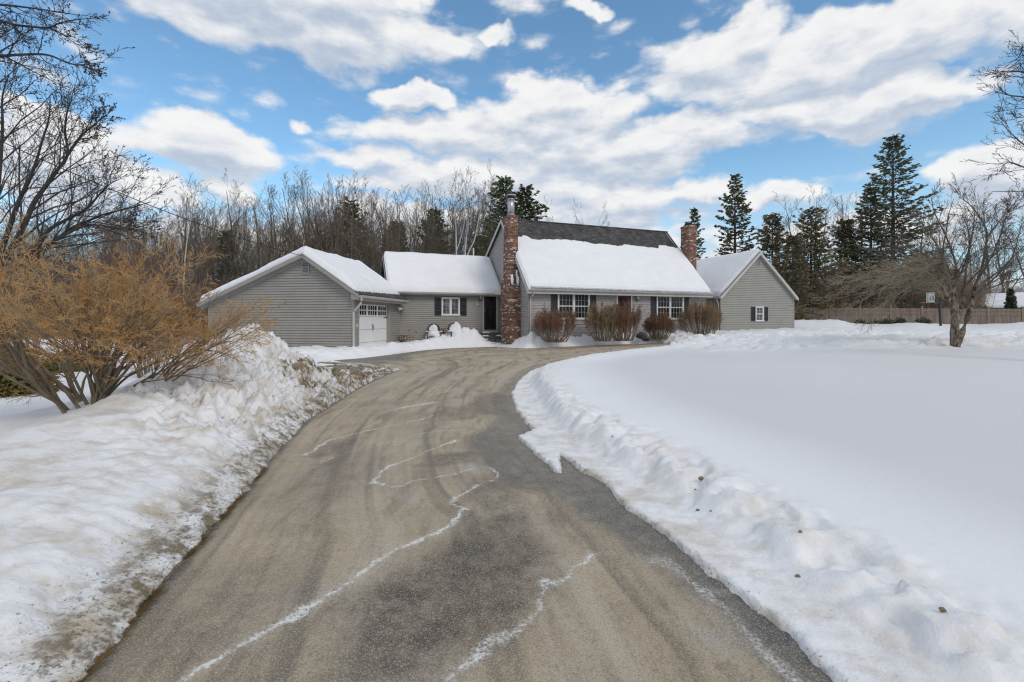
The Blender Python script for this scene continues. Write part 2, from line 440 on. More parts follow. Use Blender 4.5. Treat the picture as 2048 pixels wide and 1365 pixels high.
def snow_height(x, y):
    """snow surface, plus masks: dirt, mud, rough"""
    wob = fbm(x * 1.6, y * 1.6, 3, 3) * .05 + fbm(x * 7, y * 7, 2, 5) * .02
    ins = inside(x, y, POLY)
    dL, dA, dR = pdist(x, y, LEFT), pdist(x, y, APRON), pdist(x, y, INNER)
    dB = pdist(x, y, BANK)
    dd = np.minimum(np.minimum(dL, dA), dR)
    wL, wA, wR = 1 / (dL ** 4 + 1e-3), 1 / (dA ** 4 + 1e-3), 1 / (dR ** 4 + 1e-3)
    right = (x > np.interp(y, [-4, 12, 26], [0, -1.5, 3])) & (y < 26)
    left = ~right
    wL = np.where(right, 0, wL); wR = np.where(left & (x < 4), 0, wR)
    far = ss(15.0, 16.5, y); wL = wL * np.where((x < -2) | (y < 12), 1, 0) + 1e-9
    W = wL + wA + wR; wL, wA, wR = wL / W, wA / W, wR / W
    base = g(x, y)
    # left bank
    hL = table(dL + wob, y)
    hL = np.where(y > 15, .2 + 0 * hL, hL)
    lump_n = billow(x * 3.2, y * 3.2, 4, 11, .55)
    lump_b = billow(x * 1.3 + 5, y * 1.3, 2, 31, .5)
    roughL = ss(3.8, 6.2, y + .25 * (dL - 2)) * ss(2.6, 1.7, dL) * ss(13.5, 12.0, y) * ss(.0, .5, dL)
    roughL = np.maximum(roughL, ss(7.5, 9, y) * ss(3.2, 2.4, dL) * ss(13, 12, y))
    calm = ss(1.15, 1.55, dL) * ss(6.6, 5.4, y); roughL = roughL * (1 - calm)
    lowband = ss(1.7, .7, dL) * ss(.02, .3, dL)
    hL = hL + roughL * ((lump_n - .22) * .55 + (lump_b - .2) * .36 + (billow(x * 8, y * 8, 3, 13, .6) - .2) * .13) + lowband * (1 - roughL) * (lump_n - .25) * .10
    hL = hL + .035 * fbm(x * .9, y * .9, 3, 41) * ss(.3, 1.2, dL)
    hL = hL + .17 * gauss(x, y, -4.62, 5.75, .34, .30) + .10 * gauss(x, y, -4.1, 5.2, .7, .4, .4)
    hL = hL - .07 * np.exp(-((dL - 1.55 - .12 * np.sin(y * 1.3)) / .10) ** 2) * ss(4.2, 3.2, y)
    mud = ss(10.6, 11.8, y + .5 * wob * 20) * ss(17.8, 16.8, y) * ss(4.2, 2.2, dL) * (x < -3)
    face = ss(7.6, 9.4, y) * ss(12.8, 11.6, y) * ss(1.8, .9, dL)
    mud = np.maximum(mud, face * .9)
    hL = hL + mud * (lump_n - .3) * .16
    # right bank
    along = y
    toe = ss(-.02, .34, np.where(x > np.interp(y, [p[1] for p in BANK[::-1]], [p[0] for p in BANK[::-1]]), dB, -dB) + .06 * fbm(x * 2.5, y * 2.5, 2, 8))
    lumpR = billow(x * 2.1, y * 2.1, 3, 51, .5)
    bh = np.interp(y, [0, 3, 7, 12, 15.5, 30], [.10, .13, .22, .26, .16, .17])
    hR = .035 + bh * toe + (.34 - bh) * ss(.6, 8.0, dB) * toe
    strip = toe * ss(1.0, .35, dB)
    crest = np.exp(-((dB - .55) / .3) ** 2) * toe
    hR = hR + strip * (lumpR - .25) * .11 * ss(16, 6, y) + crest * .015 + strip * (.035 * fbm(x * 5, y * 5, 4, 53, .6) - .05 * ss(.22, .42, perlin(x * 4.2, y * 4.2, 57)) * ss(10, 7, y))
    hR = hR - .07 * strip * ss(.45, .6, perlin(x * 3.1, y * 3.1, 77) * .5 + .5) * ss(9, 6, y)
    trough = np.exp(-((dB - .10) / .09) ** 2) * ss(12, 10.5, y) * ss(5.6, 7.0, y)
    hR = hR - .018 * trough
    hR = hR + .018 * fbm(x * .5, y * .5, 2, 61) * toe
    # tyre tread on the packed strip
    tr = np.sin((y * 1.0 + x * .35) * 2 * np.pi / .15 + 3 * fbm(x * 2, y * 2, 2, 72)) * .004 * (1 - toe) * ss(9.5, 8, y) * (fbm(x * 4, y * 4, 2, 73) > -.1)
    hR = hR + tr * 1.6 + (1 - toe) * .026 * (billow(x * 9, y * 9, 3, 71, .6) - .1) + strip * .05 * (billow(x * 6.5, y * 6.5, 3, 75, .6) - .2)
    # banks in front of the house and the garage
    s, d = house_local(x, y)
    lumpA = billow(x * 1.7, y * 1.7, 4, 91, .5)
    rise = ss(0.0, .75, dA + wob)
    amp = np.interp(x, [-9, -6.6, -5.5, -4.2, -3.0, -1.9, -1.4, -.3, .3, .9, 1.8, 3.2, 5.0, 6.4, 7.3, 8.5, 11, 16],
                    [.26, .26, .22, .42, .52, .60, .20, .10, .35, .66, .52, .46, .50, .58, .24, .40, .42, .45])
    hA = .03 + rise * amp * (.75 + .9 * lumpA) + .03 * lumpA
    hA = np.where(y < 18.3, .02 + rise * (.06 + .16 * ss(-5.2, -7, x)) * (.5 + 1.2 * lumpA), hA)
    hA = hA + .40 * gauss(x, y, -2.55, 26.2, .95, .6) + .12 * gauss(x, y, -3.9, 26.2, .8, .5)
    hA = hA + .18 * gauss(x, y, -5.3, 21.6, .5, .8)
    hA = hA + .45 * gauss(x, y, 8.9, 26.6, 1.3, .5, .36)
    H = hL * wL + hA * wA + hR * wR
    # the ploughed far side of the loop and the banks below the fence
    k = x / np.maximum(y, 1)
    band = ss(15.8, 17.5, y - .12 * (x - 8)) * ss(30, 25, y) * ss(5.5, 9, x)
    band = np.maximum(band, ss(20, 22, y) * ss(26, 24, y) * ss(5.2, 6.5, x) * (1 - ins))
    lumpF = billow(x * 1.1, y * 1.1, 4, 101, .6)
    H = H + band * ((lumpF - .25) * .5 + (billow(x * 3.5, y * 3.5, 3, 103) - .2) * .16 + .05)
    ridge = np.interp(k, [.45, .60, .68, .72, .78, .84, .90, .97, 1.07, 1.4], [.1, .36, .34, -.10, -.10, .12, -.18, -.20, .18, .3])
    H = H + ridge * gauss(0 * x, y, 0, 37.5, 1, 4.5) * ss(14, 20, x) * (1 + .3 * fbm(x * .4, y * .4, 3, 111))
    Z = base + H
    # under the drive the snow sheet dives away
    edge = dd + np.where(ins, -2 * dd, 0) + wob * .9
    if True:
        rag = fbm(x * 5, y * 5, 3, 121) * .05 + fbm(x * 16, y * 16, 2, 131) * .025
        edge = edge + rag
    drop = ss(.03, -.05, edge)
    Z = Z * (1 - drop) + (base - .16) * drop
    # dirt masks
    dirt = np.zeros_like(x)
    dirt = np.maximum(dirt, wL * ss(.95, .05, dL) * .95 * ss(17, 15, y) * (x < 0))
    dirt = np.maximum(dirt, wL * ss(3.2, 1.6, dL) * .42 * ss(17, 15, y) * (x < 0))
    dirt = np.maximum(dirt, roughL * .5 * (.4 + 1.2 * ss(.35, .05, lump_n)))
    dirt = np.maximum(dirt, wR * ss(.10, .0, dR) * .8)
    dirt = np.maximum(dirt, wR * strip * .26); dirt = np.maximum(dirt, wR * (1 - toe) * .40)
    dirt = np.maximum(dirt, band * .38 * ss(.16, .02, lumpF) + band * .30 * ss(14, 18, x) * ss(20.5, 19, y))
    mud2 = mud * ss(.0, .06, dd)
    bx = ss(.25, 0, np.abs(y - 28.8 + .01 * x)) * ss(16.5, 17.5, x) * ss(25, 24, x)
    mud2 = np.maximum(mud2, bx * .8 * ss(.45, .6, fbm(x * .8, y * 2, 2, 141) + .5))
    lawn = wR * ss(.9, 2.6, dB) * (1 - .7 * band)  # lawn area that gets the painted grey shading
    return Z, dirt, mud2, lawn

def lines(parts):
    out = []
    for a, b, step0, step1 in parts:
        x = a; 
        L = []
        n = 0
        while x < b - 1e-9:
            L.append(x); t = (x - a) / (b - a); x += step0 + (step1 - step0) * t
        out += L
    out.append(parts[-1][1]); return np.array(out)

def sheet(name, xs, ys, fn, m, attrs, keep=None):
    X, Y = np.meshgrid(xs, ys); X = X.ravel(); Y = Y.ravel()
    res = fn(X, Y); Z = res[0]
    nx, ny = len(xs), len(ys)
    i = np.arange(ny - 1)[:, None] * nx + np.arange(nx - 1)[None, :]
    Fq = np.stack([i, i + 1, i + nx + 1, i + nx], axis=2).reshape(-1, 4)
    if keep is not None:
        kv = keep(X, Y); Fq = Fq[kv[Fq].all(axis=1)]
        used = np.zeros(len(X), bool); used[Fq.ravel()] = True
        mp = np.cumsum(used) - 1; Fq = mp[Fq]; X, Y, Z = X[used], Y[used], Z[used]; res = [r[used] for r in res]
    V = np.stack([X, Y, Z], axis=1)
    o = npmesh(name, V, Fq, m, None, True)
    for nm, arr in zip(attrs, res[1:]):
        a = o.data.attributes.new(nm, 'FLOAT', 'POINT'); a.data.foreach_set('value', np.ascontiguousarray(arr, dtype=np.float32))
    return o

def snow_ground_mat():
    m = mat('snow_cover', (.82, .83, .86), .65, .3); t, b = P(m)
    c = t.coord()
    n1 = t.noise(c, .35, 3); n2 = t.noise(c, 3.0, 6, .65); n3 = t.noise(c, 38, 4, .7); n4 = t.noise(c, 120, 2, .6)
    base = t.mix(t.sstep(n1, .35, .7), (.83, .825, .83), (.87, .865, .87))
    base = t.mix(t.math('MULTIPLY', t.attr('lawn_shade'), t.lin(n1, .3, .7, .8, 1.0)), base, (.67, .66, .655))  # lawn snow greyed: the field's shading painted into its colour
    dirt = t.attr('dirt'); mud = t.attr('mud')
    # tan stain
    f1 = t.math('MULTIPLY', t.math('MULTIPLY', dirt, 1.7, clamp=True), t.sstep(n2, .38, .72))
    col = t.mix(f1, base, (.52, .44, .33))
    f1b = t.math('MULTIPLY', t.sstep(dirt, .55, 1.0), t.sstep(t.noise(c, 7, 5, .7), .42, .62))
    col = t.mix(f1b, col, (.19, .145, .08))
    # dark grit specks
    sp = t.math('MULTIPLY', t.sstep(t.math('ADD', n3, t.math('MULTIPLY', t.math('ADD', dirt, -1.0), .22)), .52, .60), t.sstep(dirt, .02, .35))
    col = t.mix(t.math('MULTIPLY', sp, .75), col, (.16, .12, .08))
    mf = t.sstep(t.math('ADD', t.noise(t.scale(c, (1, 1.6, 1)), 2.6, 7, .7), t.math('MULTIPLY', t.math('ADD', mud, -1.0), .45)), .40, .52)
    mcol = t.mix(t.sstep(t.noise(c, 11, 5, .7), .35, .65), (.13, .09, .035), (.32, .25, .17))
    col = t.mix(t.math('MULTIPLY', mf, t.sstep(mud, .0, .2)), col, mcol)
    t.link(col, b.inputs['Base Color'])
    h = t.math('ADD', t.math('MULTIPLY', t.noise(c, 14, 5, .65), .8), t.math('MULTIPLY', n3, .35))
    bs = t.math('ADD', t.math('MULTIPLY', dirt, .8), .22)
    bs = t.math('ADD', bs, t.math('MULTIPLY', mud, .5), clamp=True)
    bn = t.new('ShaderNodeBump'); t.link(h, bn.inputs['Height']); t.link(bs, bn.inputs['Strength']); bn.inputs['Distance'].default_value = .035
    t.link(bn.outputs[0], b.inputs['Normal'])
    return m

xs = lines([(-400, -40, 60, 8), (-40, -9, 1.0, .10), (-9, -5.6, .09, .035), (-5.6, 3.0, .03, .03), (3.0, 9, .035, .1), (9, 34, .1, .25), (34, 60, .3, 2), (60, 500, 3, 60)])
ys = lines([(-60, -4, 12, 1), (-4, 1.0, .5, .06), (1.0, 9.0, .026, .03), (9, 17, .035, .06), (17, 31, .06, .12), (31, 60, .15, 1.2), (60, 700, 2, 60)])
ground = sheet('snow_ground', xs, ys, snow_height, snow_ground_mat(), ('dirt', 'mud', 'lawn_shade'))
tag(ground, kind='structure')
print('ground', len(xs), len(ys))

# --- the driveway: asphalt with sand, salt lines, damp dark patches
def wp(px, py):
    z = 0.0
    for _ in range(6):
        Y = (CAMZ - z) * F / (py - 641.0); X = (px - 1024.0) / F * Y; z = float(g(X, Y))
    return (X, Y)
SALT = [
 (.026, 1.0, [(470, 1300), (500, 1280), (544, 1255), (599, 1226), (647, 1198), (688, 1174), (715, 1154), (756, 1120), (787, 1099), (825, 1087), (862, 1073), (900, 1051), (917, 1032), (927, 1017)]),
 (.020, .9, [(365, 1365), (400, 1335), (440, 1312), (470, 1300)]),
 (.017, .85, [(927, 1017), (903, 1008), (910, 998), (927, 991), (933, 982), (950, 973), (988, 958), (1000, 954), (991, 944), (979, 935), (960, 930), (947, 935), (918, 947), (862, 957), (827, 961), (798, 973), (780, 974), (745, 966)]),
 (.022, .9, [(745, 966), (757, 950), (777, 932)]),
 (.020, 1.0, [(777, 932), (818, 919), (856, 903), (889, 889), (912, 881)]),
 (.040, .85, [(893, 1362), (927, 1328), (944, 1316), (972, 1294), (1006, 1270), (1047, 1250)]),
 (.020, .7, [(1047, 1250), (1074, 1222), (1084, 1191), (1081, 1171), (1088, 1161)]),
 (.020, .8, [(1088, 1161), (1108, 1169), (1143, 1150), (1149, 1137), (1180, 1113), (1200, 1111)]),
 (.024, .8, [(610, 911), (657, 882), (704, 870), (757, 857), (804, 847), (839, 840), (865, 831)]),
 (.055, .9, [(789, 821), (818, 813), (865, 806)]),
 (.024, .7, [(795, 803), (848, 793), (903, 781), (918, 775)]),
 (.016, .6, [(769, 888), (810, 876), (845, 867), (883, 862), (933, 859)]),
 (.018, .5, [(599, 950), (657, 919), (692, 906), (727, 895)]),
 (.06, .48, [(1190, 1105), (1260, 1108), (1340, 1130), (1420, 1190), (1500, 1270), (1590, 1365)]),
 (.020, .35, [(640, 800), (700, 775), (760, 757)]),
 (.035, .35, [(830, 770), (900, 752), (980, 742)]),
 (.03, .35, [(820, 730), (900, 724), (1000, 722)])]
SALT = [(w, s, [wp(*p) for p in l]) for w, s, l in SALT]
# areas of darker, damp asphalt as (px,py polygon, strength)
DARK = [
 (.95, .10, [(640, 1365), (700, 1200), (800, 1130), (900, 1085), (960, 1030), (1040, 1020), (1110, 1110), (1085, 1160), (1075, 1215), (1010, 1262), (930, 1310), (860, 1365)]),
 (.50, .12, [(200, 1365), (300, 1250), (420, 1150), (560, 1110), (600, 1180), (450, 1290), (360, 1365)]),
 (.75, .05, [(825, 930), (880, 905), (950, 905), (940, 925), (870, 935)]),
 (.65, .05, [(610, 915), (660, 885), (715, 878), (690, 900), (640, 920)]),
 (.55, .2, [(560, 1000), (640, 930), (740, 900), (740, 950), (690, 1010), (600, 1060)]),
 (.8, .12, [(950, 960), (1010, 960), (1040, 1020), (960, 1020)]),
 (.6, .05, [(960, 780), (1010, 790), (1000, 830), (930, 830)]),
 (.45, .06, [(880, 815), (950, 812), (960, 835), (880, 845)])]
DARK = [(s, w, [wp(*p) for p in l]) for s, w, l in DARK]

def drive_fn(x, y):
    z = g(x, y) + .012 * fbm(x * .5, y * .5, 2, 7)
    jx = fbm(x * 6, y * 6, 4, 21, .65) * .07; jy = fbm(x * 6, y * 6, 4, 25, .65) * .07
    salt = np.zeros_like(x)
    near = (y < 14)
    xi, yi = (x + jx)[near], (y + jy)[near]; acc = np.zeros_like(xi)
    for w, s, l in SALT:
        d = pdist(xi, yi, l)
        rag = .8 + 1.0 * perlin(xi * 5, yi * 5, 33) + .5 * perlin(xi * 17, yi * 17, 35)
        acc = np.maximum(acc, s * np.exp(-(d / (w * rag.clip(.3, 2))) ** 2))
        acc = np.maximum(acc, s * .30 * np.exp(-(d / (w * 4)) ** 2))
    salt[near] = acc
    yy = y[~near]
    xx = x[~near]; ac = np.zeros_like(xx)
    for w, s, l in SALT[-2:]: ac = np.maximum(ac, s * np.exp(-(pdist(xx, yy, l) / .12) ** 2))
    salt[~near] = ac
    dark = np.zeros_like(x)
    jx = fbm(x * 3, y * 3, 3, 27) * .12; jy = fbm(x * 3, y * 3, 3, 29) * .12
    for s, w, l in DARK:
        ii = inside(x + jx, y + jy, l); d = pdist(x + jx, y + jy, l + l[:1]); sd = np.where(ii, d, -d)
        dark = np.maximum(dark, s * ss(-2.2 * w, 2.0 * w, sd))
    # damp clean strip along the melting right-hand edge
    dR = pdist(x + jx * .6, y + jy * .6, INNER)
    w = np.interp(y, [0, 2, 3, 4.5, 6, 8, 11, 14, 18], [.20, .16, .17, .55, .75, .40, .25, .3, .2])
    edge = ss(w + .22, w - .14, dR + .10 * fbm(x * 2, y * .7, 3, 91)) * np.interp(y, [0, 3, 5, 9, 13, 20], [1, 1, .8, .6, .4, .3])
    apron = ss(17.2, 18, y) * ss(-4.2, -5.0, x + .25 * (y - 21)) + ss(.8, .2, pdist(x, y, APRON[7:13])) * .9
    apron = np.maximum(apron, ss(1.0, .4, pdist(x + 2 * jx, y + 2 * jy, APRON[2:12])))
    edge = np.maximum(edge, np.clip(apron, 0, 1) * .9)
    dLe = pdist(x + jx * .3, y + jy * .3, LEFT)
    edge = np.maximum(edge, ss(.07, .02, dLe) * .9)
    dl = np.minimum(pdist(x, y, LEFT), pdist(x, y, APRON)); dr = pdist(x, y, INNER)
    ac = dl / (dl + dr + 1e-3); al = y + .55 * np.maximum(x - .5, 0)
    ww = fbm(x * .8, y * .8, 3, 95) * .10
    st1 = fbm((ac + ww * .22) * 10, al * .10, 5, 97, .60) * .5 + .5
    st2 = fbm((ac + ww * .1) * 40, al * .16, 4, 99, .6) * .5 + .5
    return z, salt, dark, edge, st1, st2

def drive_mat():
    m = mat('sanded_asphalt', (.2, .19, .16), .85, .3); t, b = P(m)
    c = t.coord()
    salt, dark, edge = t.attr('salt'), t.attr('dark'), t.attr('edge')
    big = t.noise(c, .9, 8, .68); st = t.noise(t.scale(c, (2.6, .5, 1)), 1.6, 5, .65)
    fine = t.noise(c, 95, 4, .8); mid = t.noise(c, 16, 6, .75)
    col = t.mix(t.sstep(big, .32, .68), (.36, .285, .20), (.50, .41, .295))
    col = t.mix(t.math('MULTIPLY', t.sstep(st, .46, .68), .8), col, (.215, .172, .13))
    col = t.mix(t.math('MULTIPLY', t.sstep(t.noise(c, 1.3, 5, .6), .54, .70), .55), col, (.43, .41, .385))
    col = t.mix(t.math('MULTIPLY', t.sstep(t.noise(t.scale(c, (1.5, .8, 1)), 2.6, 5, .7), .58, .72), .5), col, (.54, .39, .215))
    s1, s2 = t.attr('streak'), t.attr('fine_streak')
    col = t.mix(t.math('MULTIPLY', t.sstep(s1, .53, .70), .72), col, (.145, .122, .095))
    col = t.mix(t.math('MULTIPLY', t.sstep(s1, .47, .30), .65), col, (.52, .445, .35))
    col = t.mix(t.math('MULTIPLY', t.sstep(s2, .53, .72), .5), col, (.17, .145, .115))
    col = t.mix(t.math('MULTIPLY', t.sstep(s2, .44, .26), .40), col, (.50, .46, .38))
    dk = t.math('MULTIPLY', dark, t.lin(t.noise(c, 4, 8, .75), .35, .65, .45, 1.2), clamp=True)
    col = t.mix(dk, col, (.105, .088, .073))
    ed = t.math('MULTIPLY', edge, t.lin(t.noise(c, 5, 8, .75), .35, .6, .55, 1.1), clamp=True)
    col = t.mix(ed, col, (.10, .097, .092))
    # aggregate speckle
    v = t.new('ShaderNodeTexVoronoi', feature='F1'); t.link(c, v.inputs['Vector']); v.inputs['Scale'].default_value = 210
    sc = t.new('ShaderNodeSeparateColor'); t.link(v.outputs['Color'], sc.inputs[0])
    col = t.mix(t.math('MULTIPLY', t.sstep(fine, .50, .62), .55), col, (.10, .09, .072))
    col = t.mix(t.math('MULTIPLY', t.math('GREATER_THAN', sc.outputs[0], .78), .42), col, (.60, .53, .40))
    col = t.mix(t.math('MULTIPLY', t.sstep(mid, .52, .70), .40), col, (.13, .115, .09))
    sf = t.sstep(t.math('MULTIPLY', salt, t.math('MULTIPLY', t.lin(t.noise(c, 45, 4, .8), .35, .68, .1, 1.6), t.lin(t.noise(c, 2.2, 3), .3, .6, .45, 1.15))), .10, .85)
    col = t.mix(sf, col, (.74, .73, .70))
    t.link(col, b.inputs['Base Color'])
    t.link(t.lin(edge, 0, 1, .85, .45), b.inputs['Roughness'])
    h = t.math('ADD', fine, t.math('MULTIPLY', mid, .6))
    h = t.math('ADD', h, t.math('MULTIPLY', sf, .5))
    t.link(t.bump(h, .55, .006), b.inputs['Normal'])
    return m

xs2 = lines([(-9, -4, .25, .05), (-4, 2, .022, .022), (2, 10.5, .05, .2)])
ys2 = lines([(-5, 1.2, .5, .05), (1.2, 6, .022, .022), (6, 12, .03, .06), (12, 28, .07, .14)])
def keepd(x, y):
    return inside(x, y, POLY) | (np.minimum(np.minimum(pdist(x, y, LEFT), pdist(x, y, APRON)), pdist(x, y, INNER)) < .45)
drive = sheet('driveway', xs2, ys2, drive_fn, drive_mat(), ('salt', 'dark', 'edge', 'streak', 'fine_streak'), keepd)
tag(drive, kind='structure')
def gz(x, y):
    return float(snow_height(np.array([float(x)]), np.array([float(y)]))[0][0])
def hit(px, py, ymin=1.5, ymax=60):
    Y = np.geomspace(ymin, ymax, 700); X = (px - 1024) / F * Y; Z = CAMZ + (641 - py) / F * Y
    H = snow_height(X, Y)[0]; k = np.nonzero(Z <= H)[0]
    i = k[0] if len(k) else -1
    return (float(X[i]), float(Y[i]), float(H[i]))
# ------------------------------------------------------------------ building helpers
def siding(mb, fr, lo, hi, z0, z1, e=.114, th=.026, holes=(), zbase=0.0):
    n = int(math.ceil((z1 - z0) / e))
    for i in range(n):
        a = z0 + i * e; b_ = min(z1, a + e)
        zc = (a + b_) / 2
        la, ra, lb, rb = lo(a), hi(a), lo(b_), hi(b_)
        if ra - la < .02: continue
        if rb < lb: lb = rb = (la + ra) / 2
        segs = [(0.0, 1.0)]
        cuts = [(h[0], h[1]) for h in holes if h[2] < zc < h[3]]
        pieces = [(la, ra, lb, rb)]
        for c0, c1 in cuts:
            new = []
            for (p, q, r, s_) in pieces:
                if c1 <= p or c0 >= q: new.append((p, q, r, s_)); continue
                if c0 > p: new.append((p, c0, r, c0))
                if c1 < q: new.append((c1, q, c1, s_))
            pieces = new
        for (p, q, r, s_) in pieces:
            g_ = min(.020, e * .17)
            K0, K1 = fp(fr, p, -.012, a), fp(fr, q, -.012, a); K2, K3 = fp(fr, p, -.012, a + g_), fp(fr, q, -.012, a + g_)
            mb.quad(K0, K1, K3, K2)
            B0, B1 = fp(fr, p, th, a + g_), fp(fr, q, th, a + g_)
            T0, T1 = fp(fr, r, .002, b_), fp(fr, s_, .002, b_)
            I0, I1 = fp(fr, p, -.03, a + g_), fp(fr, q, -.03, a + g_)
            mb.quad(B0, B1, T1, T0); mb.quad(I0, I1, B1, B0)
            J0, J1 = fp(fr, r, -.03, b_), fp(fr, s_, -.03, b_)
            mb.quad(I1, I0, J0, J1)
            mb.quad(I0, B0, T0, J0); mb.quad(B1, I1, J1, T1)

def interp_fn(pts):
    zs = [p[0] for p in pts]; vs = [p[1] for p in pts]
    return lambda z: float(np.interp(z, zs, vs))

def window(parent, fr, a0, a1, z0, z1, units, cols, rows, pane, frame=.05, sash='single', proud=.045, lab=None):
    """units windows side by side; each with cols x rows lights per sash"""
    mb = MB(); gl = MB(); mn = MB()
    mb.obox(fr, a0, a1, -.02, proud, z1 - frame, z1); mb.obox(fr, a0 - .02, a1 + .02, -.02, proud + .02, z0, z0 + frame)
    mb.obox(fr, a0, a0 + frame, -.02, proud, z0 + frame, z1 - frame); mb.obox(fr, a1 - frame, a1, -.02, proud, z0 + frame, z1 - frame)
    wu = (a1 - a0 - 2 * frame - (units - 1) * frame * 1.2) / units
    for u in range(units):
        l = a0 + frame + u * (wu + frame * 1.2)
        if u: mb.obox(fr, l - frame * 1.2, l, -.02, proud - .004, z0 + frame, z1 - frame)
        r = l + wu; s = .028
        sashes = [(z0 + frame, z1 - frame, rows, 0)]
        if sash == 'double':
            zm = (z0 + z1) / 2; sashes = [(z0 + frame, zm, rows, 0), (zm, z1 - frame, rows, .012)]
        for (b0, b1, rr, off) in sashes:
            n0, n1 = -.01 + off, .014 + off
            mb.obox(fr, l, r, n0, n1, b0, b0 + s); mb.obox(fr, l, r, n0, n1, b1 - s, b1)
            mb.obox(fr, l, l + s, n0, n1, b0 + s, b1 - s); mb.obox(fr, r - s, r, n0, n1, b0 + s, b1 - s)
            if rr:
                cc = cols; t = .014
                for c in range(1, cc):
                    x = l + s + (r - l - 2 * s) * c / cc; mn.obox(fr, x - t / 2, x + t / 2, n0 + .002, n1 - .004, b0 + s, b1 - s)
                for c in range(1, rr):
                    z = b0 + s + (b1 - b0 - 2 * s) * c / rr; mn.obox(fr, l + s, r - s, n0 + .001, n1 - .003, z - t / 2, z + t / 2)
            gl.obox(fr, l + s * .5, r - s * .5, -.014 + off, -.003 + off, b0 + s * .5, b1 - s * .5)
    w = mb.build('window', M['white'], parent); mn.build('muntin_grid', M['trim_light'], w) if mn.v else None
    if lab: w['label'] = lab
    gl.build('pane', M[pane], w)
    return w

def shutter(parent, fr, a0, a1, z0, z1, m='shutter'):
    mb = MB(); f = .05
    mb.obox(fr, a0, a0 + f, .018, .05, z0, z1); mb.obox(fr, a1 - f, a1, .018, .05, z0, z1)
    for z in (z0, (z0 + z1) / 2 - f / 2, z1 - f): mb.obox(fr, a0 + f, a1 - f, .018, .049, z, z + f)
    mb.obox(fr, a0 + f, a1 - f, .014, .024, z0 + f, z1 - f)
    z = z0 + f + .02
    while z < z1 - f - .02:
        mb.hexa([fp(fr, a0 + f, .024, z), fp(fr, a1 - f, .024, z), fp(fr, a1 - f, .042, z - .015), fp(fr, a0 + f, .042, z - .015),
                 fp(fr, a0 + f, .024, z + .012), fp(fr, a1 - f, .024, z + .012), fp(fr, a1 - f, .044, z - .003), fp(fr, a0 + f, .044, z - .003)])
        z += .042
    return mb.build('shutter', M[m], parent)

def downspout(parent, pts, m='trim_light', r=.04):
    mb = MB(); mb.tube(pts, r, 6)
    return mb.build('downspout', M[m], parent)

def gutter(parent, x0, x1, y, z, m='trim_light', axis='x'):
    """K-style profile swept along an axis; y is the fascia side, opening outwards to -y (or +x)"""
    prof = [(0, 0), (.07, 0), (.115, .05), (.115, .07), (.13, .085), (.13, .11), (.118, .11), (.11, .075), (.065, .015), (.012, .015), (.012, .11), (0, .11)]
    mb = MB(); rings = []
    for a in (x0, x1):
        rings.append([(a, y - p, z + q) if axis == 'x' else (y + p, a, z + q) for p, q in prof])
    mb.loft(rings)
    return mb.build('gutter', M[m], parent)

def roof_snow(parent, corner, U, Vv, nu, nv, T, fu0=.15, fu1=.15, fv0=.12, fv1=0.0, vmax=None, sag=0.0, seed=0, rag=.0, slump=None, name='roof_snow', label=None):
    """snow heightfield on a roof plane. corner + u*U + v*Vv, u,v in 0..1; v=0 at the eave. f*: edge rounding widths in metres."""
    U = Vector(U); Vv = Vector(Vv); C = Vector(corner); Lu, Lv = U.length, Vv.length
    u = np.linspace(0, 1, nu); v = np.linspace(0, 1, nv)
    # finer towards the ends
    u = .5 - .5 * np.cos(np.pi * u) * .35 + (u - .5) * .65; u = (u - u[0]) / (u[-1] - u[0])
    UU, VV = np.meshgrid(u, v, indexing='ij')
    vm = np.ones_like(UU) if vmax is None else vmax(UU)
    v_lo = np.zeros_like(UU) if slump is None else slump(UU)
    V2 = v_lo + VV * (vm - v_lo)
    du0, du1 = UU * Lu, (1 - UU) * Lu; dv0, dv1 = (V2 - v_lo) * Lv, (vm - V2) * Lv
    def rnd(d, w): 
        if w <= 0: return np.ones_like(d)
        t = np.clip(d / w, 0, 1); return np.sqrt(np.clip(1 - (1 - t) ** 2, 0, 1))
    th = T * rnd(du0, fu0) * rnd(du1, fu1) * rnd(dv0, fv0) * rnd(dv1, fv1)
    nn = fbm(UU * Lu * .6 + seed, V2 * Lv * .6, 4, seed) * .30 + fbm(UU * Lu * 3 + seed, V2 * Lv * 3, 3, seed + 3) * .07
    th = th * (1 + nn)
    X = C.x + UU * U.x + V2 * Vv.x; Y = C.y + UU * U.y + V2 * Vv.y; Z = C.z + UU * U.z + V2 * Vv.z + th - .005
    Vt = np.stack([X, Y, Z], axis=2).reshape(-1, 3)
    i = np.arange(nu - 1)[:, None] * nv + np.arange(nv - 1)[None, :]
    Fq = np.stack([i, i + nv, i + nv + 1, i + 1], axis=2).reshape(-1, 4)
    # skirt + flat bottom
    Zb = np.stack([X, Y, C.z + UU * U.z + V2 * Vv.z + .004], axis=2).reshape(-1, 3); n0 = len(Vt)
    Vt = np.concatenate([Vt, Zb]); Fb = Fq[:, ::-1] + n0
    def strip(idx):
        a = np.array(idx[:-1]); b = np.array(idx[1:]); return np.stack([a, b, b + n0, a + n0], axis=1)
    rim = [strip([k * nv for k in range(nu)]), strip([k * nv + nv - 1 for k in range(nu)]), strip(list(range(nv))), strip([(nu - 1) * nv + k for k in range(nv)])]
    o = npmesh(name, Vt, np.concatenate([Fq, Fb] + rim), M['snow'], parent, True)
    if label: o['label'] = label
    return o

